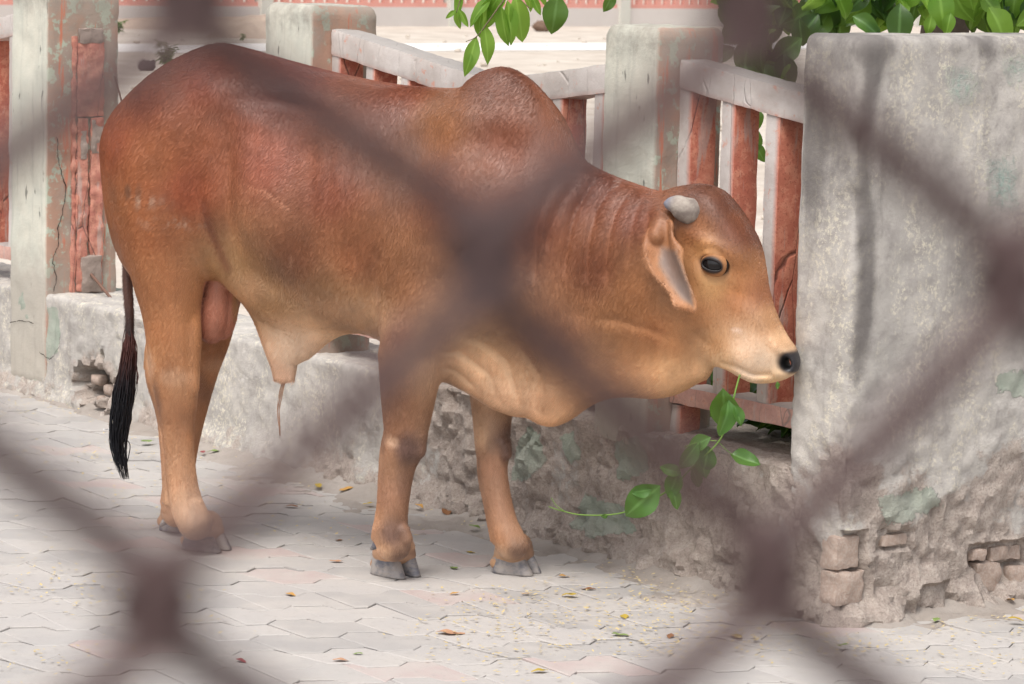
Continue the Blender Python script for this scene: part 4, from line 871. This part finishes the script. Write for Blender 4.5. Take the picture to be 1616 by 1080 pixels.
# rubble and clods strewn over the open ground: nobody could count them
mb = MB(); r4 = np.random.default_rng(44)
for q in range(260):
    d = r4.uniform(13, 58); c = np.array([r4.uniform(-.19, .13) * d, d, -.035]); rel = c - WO
    if rel @ WB < .6: continue
    r = r4.uniform(.01, .028) * (1 + d / 40); P, Fq, N = lattice_box((-r, -r * .8, 0), (r, r * .8, r), r, r * .5); P = P * (1 + .35 * r4.standard_normal((len(P), 1)) * .4); mb.add(P + c, [tuple(x) for x in Fq])
o = world_mesh('rubble', mb.verts(), mb.f, SANDM, None, True); tag(o, kind='stuff')
# ------------------------------------------------------------------ leaves
def m_leaf(name, a, b, trans=.45, rough=.42):
    k = NT(name, rough, .4); n = k.noise(12, 4, .6); r = k.rnd(); c = k.mix(r, a, b); c = k.mix(k.ramp(n, .4, .7, 0, .4), c, tuple(x * .7 for x in a)); c = k.mix(k.ramp(k.attr('rib', 'Fac'), .78, .98, 0, .55), c, tuple(min(1, x * 1.5 + .05) for x in b)); k.color(c)
    t = k.t.nodes.new('ShaderNodeBsdfTranslucent'); hs = k.t.nodes.new('ShaderNodeMix'); hs.data_type = 'RGBA'; k.put(hs.inputs[0], .5); k.link(c, hs.inputs[6]); hs.inputs[7].default_value = (.42, .62, .08, 1); k.link(hs.outputs[2], t.inputs[0])
    mx = k.t.nodes.new('ShaderNodeMixShader'); mx.inputs[0].default_value = trans; k.link(k.b.outputs[0], mx.inputs[1]); k.link(t.outputs[0], mx.inputs[2]); k.link(mx.outputs[0], k.out.inputs[0]); k.bump(n, .3, .003); return k.m
LEAF_DARK = m_leaf('leaf_dark', (.026, .072, .018), (.07, .16, .032), .36); LEAF_BRIGHT = m_leaf('leaf_bright', (.15, .31, .04), (.23, .41, .06), .55)
BARK = NT('bark', .9, .1); BARK.color(BARK.mix(BARK.noise(30, 6, .7), srgb(84, 72, 64), srgb(120, 106, 96))); BARK.bump(BARK.noise(60, 5, .7), .6, .01)
STEM = NT('stem', .6, .3); STEM.color(STEM.mix(STEM.noise(40), srgb(120, 150, 70), srgb(96, 128, 58)))
TWIG = NT('twig', .8, .2); TWIG.color(TWIG.mix(TWIG.noise(40), srgb(96, 92, 66), srgb(120, 104, 84)))
def leaf_geo(L, Wd, fold=.35, curl=.3, wav=.04, seed=0, broad=.42):
    """leaf along +X from its stalk, folded on the midrib, curling down"""
    n = 8; v = []; f = []; r_ = random.Random(seed)
    for i in range(n + 1):
        t = i / n; w = Wd * .5 * (math.sin(math.pi * min(1, t / (2 * broad)) * 1.0) if t < broad else math.cos((t - broad) / (1 - broad) * math.pi / 2) ** .8) ; w = max(w, .0008)
        x = L * (math.sin(curl * t) / curl if curl > .01 else t); z = -L * (1 - math.cos(curl * t)) / max(curl, .01)
        z += wav * Wd * math.sin(7 * t + seed); e = wav * Wd * math.sin(11 * t + seed * 1.7)
        v += [(x, -w * math.cos(fold), z + w * math.sin(fold) + e), (x, -w * .5 * math.cos(fold), z + w * .42 * math.sin(fold)), (x, 0, z), (x, w * .5 * math.cos(fold), z + w * .42 * math.sin(fold)), (x, w * math.cos(fold), z + w * math.sin(fold) - e)]
    for i in range(n):
        for j in range(4): f.append((i * 5 + j, i * 5 + j + 1, (i + 1) * 5 + j + 1, (i + 1) * 5 + j))
    return np.array(v), f
def add_rib(me):
    n = len(me.vertices) // 45; row = np.tile([0, .4, 1, .4, 0], 9); at = me.attributes.new('rib', 'FLOAT', 'POINT'); at.data.foreach_set('value', np.tile(row, n).astype(np.float32))
def basis(d, up=(0, 0, 1), roll=0.0):
    d = np.asarray(d, float); d = d / np.linalg.norm(d); u = np.asarray(up, float); y = np.cross(u, d)
    if np.linalg.norm(y) < 1e-3: y = np.cross((1, 0, 0), d)
    y /= np.linalg.norm(y); z = np.cross(d, y); c, s = math.cos(roll), math.sin(roll); return np.stack([d, c * y + s * z, -s * y + c * z], 1)
def place(v, B, p): return v @ B.T + np.asarray(p)
BROAD = [leaf_geo(1, .62, .28 + .1 * (k % 3), .3 + .2 * (k % 4), .05, k) for k in range(6)]
NARROW = [leaf_geo(1, .40, .35 + .12 * (k % 3), .3 + .25 * (k % 4), .05, k + 10, .40) for k in range(6)]

# ------------------------------------------------------------------ tree behind the tall wall, its boughs reaching over the railing
tp = at_depth(1492, 30, 9.75); TB = np.array([tp[0], tp[1], 0])
tree = empty('broadleaf_tree', TB, 0, 'leafy green tree behind the tall wall with boughs hanging over the railing', 'tree')
path = catmull([TB + (0, 0, -.05), TB + (-.02, .02, .7), TB + (.0, 0, 1.5), TB + (.08, .05, 2.2), TB + (.02, .15, 3.0)], 6); v, f = tube(path, np.linspace(.10, .055, len(path)), 12); v += (fbm(v, 14, 3, 5) * .008)[:, None]; trunk = world_mesh('trunk', v, f, BARK.m, tree)
crown = empty('crown', (0, 0, 0)); crown.parent = tree
leaf_items = []; tw = MB()
def limb(pts, r0, r1): p = catmull(pts, 5); v, f = tube(p, np.linspace(r0, r1, len(p)), 7); tw.add(v, f); return p
def spray(p0, d, n, L, kinds, mat, droop=.5, spread=1.0, tl=.35):
    """a twig with alternate leaves"""
    d = np.asarray(d, float); d /= np.linalg.norm(d); pts = [np.asarray(p0, float)]
    for i in range(5): d2 = d + np.array([0, 0, -droop * (i + 1) / 5]); pts.append(pts[-1] + d2 / np.linalg.norm(d2) * tl / 5)
    p = np.array(pts); v, f = tube(p, np.linspace(.0035, .0015, len(p)), 5); tw.add(v, f)
    for i in range(n):
        t = (i + .7) / n; q = np.array([np.interp(t, np.linspace(0, 1, 6), p[:, k]) for k in range(3)]); side = (-1) ** i
        lat = np.cross(d, (0, 0, 1.0)); lat = lat / (np.linalg.norm(lat) + 1e-6) * side * spread
        ld = d * .5 + lat * random.uniform(.5, 1.1) + np.array([0, 0, -random.uniform(.2, 1.0) * droop * 1.6]); l = L * random.uniform(.7, 1.2)
        leaf_items.append((random.choice(range(6)), kinds, q, basis(ld, (random.uniform(-.4, .4), random.uniform(-.7, .2), 1), random.uniform(-.5, .5)), l, mat))
for a in range(9):
    an = a * 2.4; r = .5 + .8 * random.random(); e = TB + (math.cos(an) * r * 1.3, math.sin(an) * r, random.uniform(2.0, 3.3)); m_ = (TB + (0, 0, 1.9)) * .5 + e * .5 + (0, 0, .2); P = limb([TB + (.02, .05, 1.6 + .1 * a), m_, e], .03, .008)
    for k in range(16):
        q = P[int(len(P) * random.uniform(.35, .99))] + np.random.default_rng(a * 31 + k).normal(0, .22, 3); spray(q, (math.cos(an + random.uniform(-1, 1)), math.sin(an + random.uniform(-1, 1)), random.uniform(-.2, .4)), 8, .13, BROAD, LEAF_DARK, .6)
# bough whose leaves fill the top right of the view
def px_leaf(px, py, d, ang, L, kinds, mat, face=.0, tilt=0.0):
    """leaf hanging at a point over the railing; ang = direction of its tip in the view plane, degrees below horizontal"""
    p = at_depth(px, py, d); a = math.radians(ang); dr = np.array([math.cos(a), face, -math.sin(a)]); leaf_items.append((random.choice(range(6)), kinds, p, basis(dr, (tilt, -1, .35), random.uniform(-.3, .3)), L, mat))
b1 = limb([TB + (0, 0, 1.75), at_depth(1400, -60, 9.5), at_depth(1250, -20, 9.3), at_depth(1160, 30, 9.1)], .02, .004)
b2 = limb([TB + (0, 0, 1.65), at_depth(1560, -30, 9.3), at_depth(1640, 0, 9.2)], .015, .004)
for px, py, n, d in [(1180, 30, 6, 9.05), (1215, 60, 5, 9.1), (1250, 15, 7, 9.2), (1300, 5, 7, 9.3), (1340, 0, 8, 9.3), (1390, -5, 8, 9.35), (1430, -10, 7, 9.3), (1470, -35, 6, 9.2), (1520, -25, 7, 9.2), (1560, -5, 8, 9.3), (1600, -5, 8, 9.3), (1650, 0, 6, 9.3), (1170, -10, 6, 9.2), (1280, -40, 8, 9.3), (1380, -50, 8, 9.2)]:
    for i in range(int(n * 1.7)): px_leaf(px + random.uniform(-30, 30), py + random.uniform(-22, 18), d + random.uniform(-.18, .18), random.choice([1, 1, -1]) * 90 + random.uniform(-65, 65) if random.random() < .35 else random.uniform(40, 150), random.uniform(.08, .14), BROAD, LEAF_DARK if random.random() < (.68 if px < 1450 else .32) else LEAF_BRIGHT, random.uniform(-1.0, .6), random.uniform(-1.2, 1.2))
for px, py, ang, L in [(1200, 95, 70, .10), (1190, 120, 110, .11), (1235, 85, 80, .12), (1225, 100, 130, .10), (1160, 75, 150, .09), (1120, 82, 170, .08), (1180, 60, 95, .12), (1265, 60, 140, .12), (1170, 95, 60, .08), (1420, 5, 90, .13), (1560, 10, 60, .14), (1500, 20, 100, .07), (1470, 25, 100, .06), (1345, 25, 30, .1), (1370, 35, 60, .07)]: px_leaf(px, py, 9.0, ang, L, BROAD, LEAF_DARK if px < 1460 else LEAF_BRIGHT, -.3)
for px, py, ang, L in [(1192, 170, 80, .07), (1196, 205, 100, .08), (1190, 225, 60, .07)]: px_leaf(px, py, 9.6, ang, L, BROAD, LEAF_DARK, -.2)
limb([at_depth(1215, 60, 9.05), at_depth(1206, 90, 9.0), at_depth(1196, 108, 9.0)], .003, .0015)
# hanging bright spray above the hump
b3 = limb([TB + (0, .1, 2.3), at_depth(1150, -260, 9.3), at_depth(900, -160, 9.1), at_depth(830, -60, 9.0), at_depth(795, 0, 8.95)], .018, .003)
limb([at_depth(795, 0, 8.95), at_depth(770, 35, 8.95), at_depth(752, 58, 8.95), at_depth(735, 66, 8.95)], .0028, .001); limb([at_depth(800, -20, 8.95), at_depth(830, 8, 8.95), at_depth(838, 14, 8.95)], .002, .001); limb([at_depth(735, -30, 8.95), at_depth(724, 8, 8.95), at_depth(720, 20, 8.95)], .002, .001)
for px, py, ang, L, wk in [(790, -12, 118, .125, 0), (760, 18, 100, .065, 0), (752, 58, 104, .09, 0), (744, 84, 100, .045, 0), (764, 38, 80, .09, 0), (790, 8, 82, .095, 0), (800, 0, 78, .10, 0), (812, -8, 75, .12, 0), (800, -20, 120, .09, 0), (776, -5, 130, .08, 0), (722, 14, 88, .05, 0), (724, 14, 62, .045, 0), (728, -14, 100, .06, 0), (720, 16, 140, .03, 0), (838, -8, 62, .05, 0), (880, -10, 95, .095, 1), (968, -12, 110, .05, 1), (828, -20, 70, .06, 0), (770, -30, 100, .07, 0), (850, -14, 60, .04, 0)]: px_leaf(px, py, 8.95, ang, L * 1.32, BROAD if wk else NARROW, LEAF_BRIGHT if not wk else LEAF_DARK, random.uniform(-.2, .2), random.uniform(-.5, .5))
world_mesh('limbs', tw.verts(), tw.f, TWIG.m, tree)
mbs = {}; nin = 0; shared = {}
for kind, kinds, p, B, L, mat in leaf_items:
    c = p + B[:, 0] * L * .5; x, y = project(c)
    if -30 < x < 1646 and -40 < y < 300 and nin < 300 and c[1] > 1:
        key = (id(kinds), kind, mat.name)
        if key not in shared: shared[key] = mesh_data('leaf', kinds[kind][0], kinds[kind][1], True, mat); add_rib(shared[key])
        o = obj('leaf', shared[key], crown); Mx = Matrix.Identity(4)
        for i in range(3):
            for j in range(3): Mx[i][j] = B[i, j] * L
            Mx[i][3] = p[i] - TB[i]
        o.matrix_local = Mx; nin += 1
    else: mbs.setdefault(mat.name, (MB(), mat))[0].add(place(kinds[kind][0] * L, B, p), kinds[kind][1])
for nm, (mb, mat) in mbs.items(): o = world_mesh('foliage', mb.verts(), mb.f, mat, crown); add_rib(o.data); tag(o, kind='stuff')
print('leaves in view', nin)

# ------------------------------------------------------------------ vine hanging from the bull's mouth
mp = at_depth(1166, 596, 8.22)
def vpt(px, py, d): return at_depth(px, py, d)
vine = empty('vine', on_ground(1000, 860), 0, 'torn green vine with glossy leaves hanging from the mouth of the bull', 'vine')
main = catmull([vpt(1168, 590, 8.24), vpt(1160, 620, 8.24), vpt(1148, 668, 8.25), vpt(1132, 700, 8.27), vpt(1100, 730, 8.3), vpt(1062, 768, 8.34), vpt(1020, 795, 8.4), vpt(975, 811, 8.46), vpt(920, 813, 8.52), vpt(885, 806, 8.56), vpt(866, 800, 8.58)], 5)
v, f = tube(main, np.linspace(.0028, .0014, len(main)), 6); world_mesh('stem', v, f, STEM.m, vine)
v, f = tube(catmull([vpt(892, 808, 8.55), vpt(878, 798, 8.56), vpt(870, 786, 8.56)], 4), .001, 5); world_mesh('tendril', v, f, STEM.m, vine)
v, f = tube(catmull([vpt(1131, 696, 8.27), vpt(1108, 696, 8.28), vpt(1080, 706, 8.30)], 4), .0013, 5); world_mesh('tendril', v, f, STEM.m, vine)
v, f = tube(catmull([vpt(1136, 700, 8.27), vpt(1148, 712, 8.28), vpt(1160, 720, 8.29)], 4), .001, 5); world_mesh('tendril', v, f, STEM.m, vine)
VL = m_leaf('vine_leaf', (.06, .15, .03), (.09, .21, .04), .3, .3)
for px, py, d, ang, L, fc in [(1140, 612, 8.23, 82, .11, .2), (1150, 630, 8.23, 96, .085, -.2), (1104, 698, 8.28, 75, .085, .1), (1100, 700, 8.27, 120, .07, -.3), (1152, 718, 8.29, 8, .07, -.3), (1042, 766, 8.34, 138, .115, -.1), (1030, 772, 8.33, 165, .05, .2), (1072, 742, 8.32, 110, .07, 0), (1226, 602, 8.2, 80, .018, 0), (1060, 770, 8.34, 70, .05, -.4), (1090, 735, 8.31, 60, .06, .2), (1075, 748, 8.32, 200, .05, -.2), (1122, 690, 8.27, 150, .06, .2), (1158, 640, 8.23, 60, .05, -.3), (1118, 704, 8.28, 95, .075, 0), (960, 812, 8.48, 150, .02, 0)]:
    L *= 1.22
    a = math.radians(ang); B = basis((math.cos(a), fc, -math.sin(a)), (.2, -1, .3), random.uniform(-.4, .4)); v, f = BROAD[random.randrange(6)]; add_rib(world_mesh('leaf', place(v * L, B, vpt(px, py, d)), f, VL, vine).data)

# ------------------------------------------------------------------ weeds and scrub
def weed(name, base, n, L, h, label, mat, group=None, spread=.5, kinds=NARROW, cat='weed'):
    root = empty(name, base, 0, label, cat, group); st = MB(); lf = MB()
    for i in range(n):
        a = random.random() * 6.283; top = np.asarray(base) + np.array([math.cos(a) * spread * h * random.random(), math.sin(a) * spread * h * random.random(), h * random.uniform(.4, 1)]); p = catmull([np.asarray(base, float), (np.asarray(base) + top) / 2 + (0, 0, h * .1), top], 4); v, f = tube(p, np.linspace(.006, .002, len(p)) * max(.4, h), 5); st.add(v, f)
        for k in range(6):
            q = p[random.randrange(2, len(p))]; b = random.random() * 6.283; B = basis((math.cos(b), math.sin(b), random.uniform(-.3, .5)), (0, 0, 1), random.uniform(-.5, .5)); v, f = kinds[random.randrange(6)]; lf.add(place(v * L * random.uniform(.6, 1.2), B, q), f)
    world_mesh('stems', st.verts(), st.f, STEM.m, root); world_mesh('leaves', lf.verts(), lf.f, mat, root); return root
WEED = m_leaf('weed_leaf', (.06, .12, .04), (.10, .17, .06), .3, .6)
for px, py, n, L, h, lab in [(262, 108, 34, .10, .34, 'sprawling grey green scrub beside the dark stone on the sand'), (316, 43, 16, .08, .22, 'small dark shrub growing on the earth bank below the far railing'), (188, 55, 14, .10, .25, 'thin green weed past the first post at the foot of the earth bank'), (382, 66, 8, .06, .12, 'tiny green sprig on the sand below the earth heap')]: weed('scrub', g3(px, py), n, L, h, lab, WEED)
for px, py, n, L, h, lab in [(192, 240, 12, .07, .4, 'pale green weed in the gap beside the first post'), ]: weed('weed', g3(px, py + 60), n, L, h, lab, WEED)
for s, t, n, L, h, lab in [(sR + .22, .34, 22, .09, .26, 'dark leafy plant behind the short railing bay by the tall wall'), (sR + .30, .355, 40, .085, .15, 'low dark creeper spilling over the plinth under the short railing bay'), (sR - .58, .82, 90, .12, .52, 'bushy green plant on the ground behind the short railing bay')]:
    weed('leafy_plant', W(s, t, .385 if t < .36 else 0), n, L, h, lab, LEAF_DARK, kinds=BROAD, cat='plant', spread=1.3 if h < .2 else .5)

# ------------------------------------------------------------------ fallen leaves and litter on the pavement
def m_dry(name, a): k = NT(name, .7, .2); n = k.noise(40, 4, .6); k.color(k.mix(n, a, tuple(x * .65 for x in a))); return k.m
DRY = {'yellow': m_dry('dry_yellow', srgb(186, 160, 70)), 'brown': m_dry('dry_brown', srgb(140, 98, 66)), 'orange': m_dry('dry_orange', srgb(196, 150, 84)), 'green': m_dry('dry_green', srgb(128, 148, 84)), 'red': m_dry('dry_red', srgb(150, 78, 80)), 'tan': m_dry('dry_tan', srgb(190, 146, 116))}
FL = [(688, 999, .052, 'tan', 'pale tan curled fallen leaf lying alone on the open pavers', 0), (965, 1004, .04, 'green', 'dull green fallen leaf with torn edge on the open pavers', 1), (985, 970, .03, 'yellow', 'slim yellow fallen leaf below the foot of the vine', 0), (912, 941, .035, 'yellow', 'crumpled yellow fallen leaf just in front of the pale patch of dust', 1),
      (880, 911, .028, 'orange', 'small orange fallen leaf beside the far front hoof', 1), (940, 930, .028, 'brown', 'reddish brown fallen leaf next to the crumpled yellow one', 0), (705, 812, .048, 'brown', 'large curled brown leaf between the front legs of the bull', 2), (558, 777, .04, 'orange', 'orange yellow fallen leaf behind the near front leg', 1), (572, 773, .028, 'green', 'greenish fallen leaf touching the orange one behind the near front leg', 0),
      (720, 898, .026, 'green', 'light green fallen leaf between the two front hooves', 0), (740, 836, .03, 'green', 'dark green leaf scrap between the front legs', 1), (450, 936, .026, 'orange', 'small orange leaf between the hind hoof and the front hoof', 0), (372, 1041, .024, 'red', 'dark purple petal on the pavers in front of the hind hoof', 1), (320, 716, .022, 'red', 'pink petal behind the hind hooves near the plinth', 0), (322, 702, .04, 'yellow', 'yellow green fallen leaf behind the near hind leg', 1),
      (222, 703, .045, 'green', 'long green leaf on the pavers beside the tip of the tail', 0), (350, 717, .035, 'green', 'pale green leaf beside the pink petal', 0), (110, 640, .05, 'green', 'heap of yellowing leaves below the hole in the plinth', 1), (150, 632, .055, 'brown', 'dry brown leaf in the mouth of the hole in the plinth', 2), (30, 611, .035, 'brown', 'brown leaf at the foot of the first post', 1), (530, 853, .022, 'brown', 'tiny dark leaf to the left of the near front hoof', 0), (520, 885, .028, 'tan', 'thin tan leaf on the pavers behind the near front hoof', 0),
      (1170, 1008, .036, 'yellow', 'yellow leaf flat on the pavers in front of the tall wall', 0), (1480, 981, .026, 'green', 'small green leaf at the foot of the tall wall', 0), (1590, 985, .035, 'yellow', 'curled yellow leaf by the bare bricks', 2), (1340, 1024, .022, 'green', 'dark green leaf crumb on the pavers before the tall wall', 1), (835, 938, .02, 'orange', 'small tan crumb of leaf in front of the far front hoof', 1), (725, 936, .022, 'orange', 'curled tan leaf in front of the gap between the front hooves', 2), (1130, 932, .04, 'brown', 'dull brown leaf on the dust near the corner of the tall wall', 0), (655, 803, .03, 'orange', 'orange leaf curl behind the front leg', 2),
      (470, 800, .034, 'brown', 'brown leaf litter on the soil under the belly', 0), (500, 770, .03, 'yellow', 'yellow leaf on the soil under the belly', 1), (590, 800, .026, 'yellow', 'yellow leaf beside the near front shin', 1), (735, 870, .02, 'yellow', 'bright yellow leaf bit between the front hooves', 0), (1060, 1002, .026, 'brown', 'grey brown leaf between the vine and the tall wall', 1), (865, 1058, .03, 'yellow', 'yellow leaf near the nearest edge of the open pavers', 0), (525, 1041, .028, 'tan', 'pinkish brown leaf on the nearest open pavers', 0), (573, 1031, .018, 'green', 'small green leaf bit on the nearest open pavers', 0), (1600, 955, .03, 'orange', 'orange leaf against the foot of the bricks', 2)]
for k, (px, py, L, col, lab, shp) in enumerate(FL):
    p = on_ground(px, py, .004); v, f = leaf_geo(L * 1.45, L * .8, .22 + .35 * (shp == 2), .35 + .45 * (shp > 0), .10, k); v[:, 2] *= .38; v[:, 2] -= v[:, 2].min(); a = random.random() * 6.283 if col != 'tan' else .1; c, s = math.cos(a), math.sin(a)
    rel = p - WO; zz = 0.0015 + (.010 if (rel @ WB) > -.22 and rel @ WD < 5 else 0); o = world_mesh('fallen_leaf', np.stack([v[:, 0] * c - v[:, 1] * s + p[0], v[:, 0] * s + v[:, 1] * c + p[1], v[:, 2] + zz], 1), f, DRY[col]); tag(o, lab, 'leaf', 'fallen leaves')
sil = NT('foil', .3, .5); sil.color(srgb(206, 210, 214)); p = on_ground(163, 684, .004); v, f = leaf_geo(.05, .02, .5, .5, .1, 3); v[:, 2] -= v[:, 2].min(); o = world_mesh('wrapper', v + p, f, sil.m); tag(o, 'silvery scrap of wrapper on the pavers beside the tail', 'wrapper')
# crumbs of dry petals everywhere: nobody could count them
CRUMB = m_dry('crumbs', srgb(206, 186, 138)); mb = MB(); r2 = np.random.default_rng(3); n = 0
while n < 5200:
    s, t = r2.uniform(-3.4, sP1 + 1.2), -abs(r2.normal(0, .9)); 
    P = W(s, t, 0); P[2] = .004
    if r2.random() < .35: P = np.array([r2.uniform(-1.8, 2.0), r2.uniform(6.9, 8.6), .004])
    rel = P - WO
    if rel @ WB > -.05 and rel @ WD < sP1 + .1: continue
    if vnoise(np.array([P * 2.3]), 3)[0] + .35 * vnoise(np.array([P * 9]), 8)[0] < r2.uniform(-.3, .7): continue
    L = r2.uniform(.004, .013); a = r2.random() * 6.283; B = basis((math.cos(a), math.sin(a), r2.uniform(-.2, .2)), (0, 0, 1)); q = np.array([(0, 0, 0), (L * .6, L * .35, .001), (L * 1.3, 0, .002), (L * .6, -L * .35, .001)]); dist = -(rel @ WB) if rel @ WD < sP1 else .5
    mb.add(place(q, B, P + (0, 0, .004 + .016 * math.exp(-dist / .15))), [(0, 1, 2, 3)]); n += 1
o = world_mesh('leaf_crumbs', mb.verts(), mb.f, CRUMB, None, False); tag(o, kind='stuff')
# ------------------------------------------------------------------ chain-link fence we look through
WIRE = NT('rusty_wire', .6, .35); WIRE.color(WIRE.mix(WIRE.noise(90, 4, .6), srgb(62, 46, 46), srgb(84, 64, 62)))
SC = .075 / .065; LY, LR = .4632, .0046; HWX = .0375; HHZ = .0298 * SC
_lo = _C + (np.array([-.0035, .3177, 1.7149]) - _C) * SC
lx = np.array([math.cos(LY) * math.cos(LR), math.sin(LY) * math.cos(LR), -math.sin(LR)]); lz = np.array([0, 0, 1.0]); ly = np.array([-math.sin(LY), math.cos(LY), 0])
WR = .0029
KNOWN = {(0, 0): (765, 400), (1, 1): (1210, 900), (2, 0): (1590, 435), (1, -1): (1180, 5), (-1, -1): (300, -15), (-1, 1): (245, 950)}
nodes = {}
def nodep(i, j):
    if (i, j) in KNOWN: return on_plane(*KNOWN[(i, j)], _lo, ly)
    return _lo + lx * (i * HWX) - lz * (j * HHZ)
JT = int((2.15 - _lo[2]) / HHZ); JB = int((_lo[2] - .06) / HHZ)
clf = empty('chain_link_fence', np.array([_lo[0], _lo[1], 0]), 0, 'rusty chain link fence with diamond mesh close in front of the bull', 'fence')
def wire(k):
    pts = []
    for j in range(-JT, JB + 1):
        left = (k + j) % 2 == 0; i = k if left else k + 1; p = nodep(i, j)
        sg = -1 if left else 1; q = p - lx * sg * WR * -1 * 0 + lx * (-WR if not left else WR) * -1
        # hooks round its neighbour: rounded bend, passing from the front to the back
        pts += [q + lx * (-sg) * .0030 + lz * .0034 + ly * (.0016 * sg), q + ly * 0, q + lx * (-sg) * .0030 - lz * .0034 - ly * (.0016 * sg)]
    return tube(catmull(pts, 3), WR, 7, True)
base = {}
for k in range(-34, 36):
    if -4 <= k <= 4 or k % 2 not in base:
        v, f = wire(k); o = world_mesh('wire', v, f, WIRE.m, clf)
        if not -4 <= k <= 4: base[k % 2] = (o.data, k)
    else:
        me, k0 = base[k % 2]; o = obj('wire', me, clf, tuple(lx * ((k - k0) * HWX)))
for sd in (-34, 36):
    P = _lo + lx * (sd * HWX); v, f = tube([(P[0], P[1], -.02), (P[0], P[1], 1.0), (P[0], P[1], 2.3)], .024, 12); world_mesh('fence_post', v, f, WIRE.m, clf)
for z in (2.17,):
    a = _lo + lx * (-34 * HWX); b = _lo + lx * (36 * HWX); a[2] = b[2] = z; v, f = tube([a, (a + b) / 2, b], .018, 10); world_mesh('fence_rail', v, f, WIRE.m, clf)
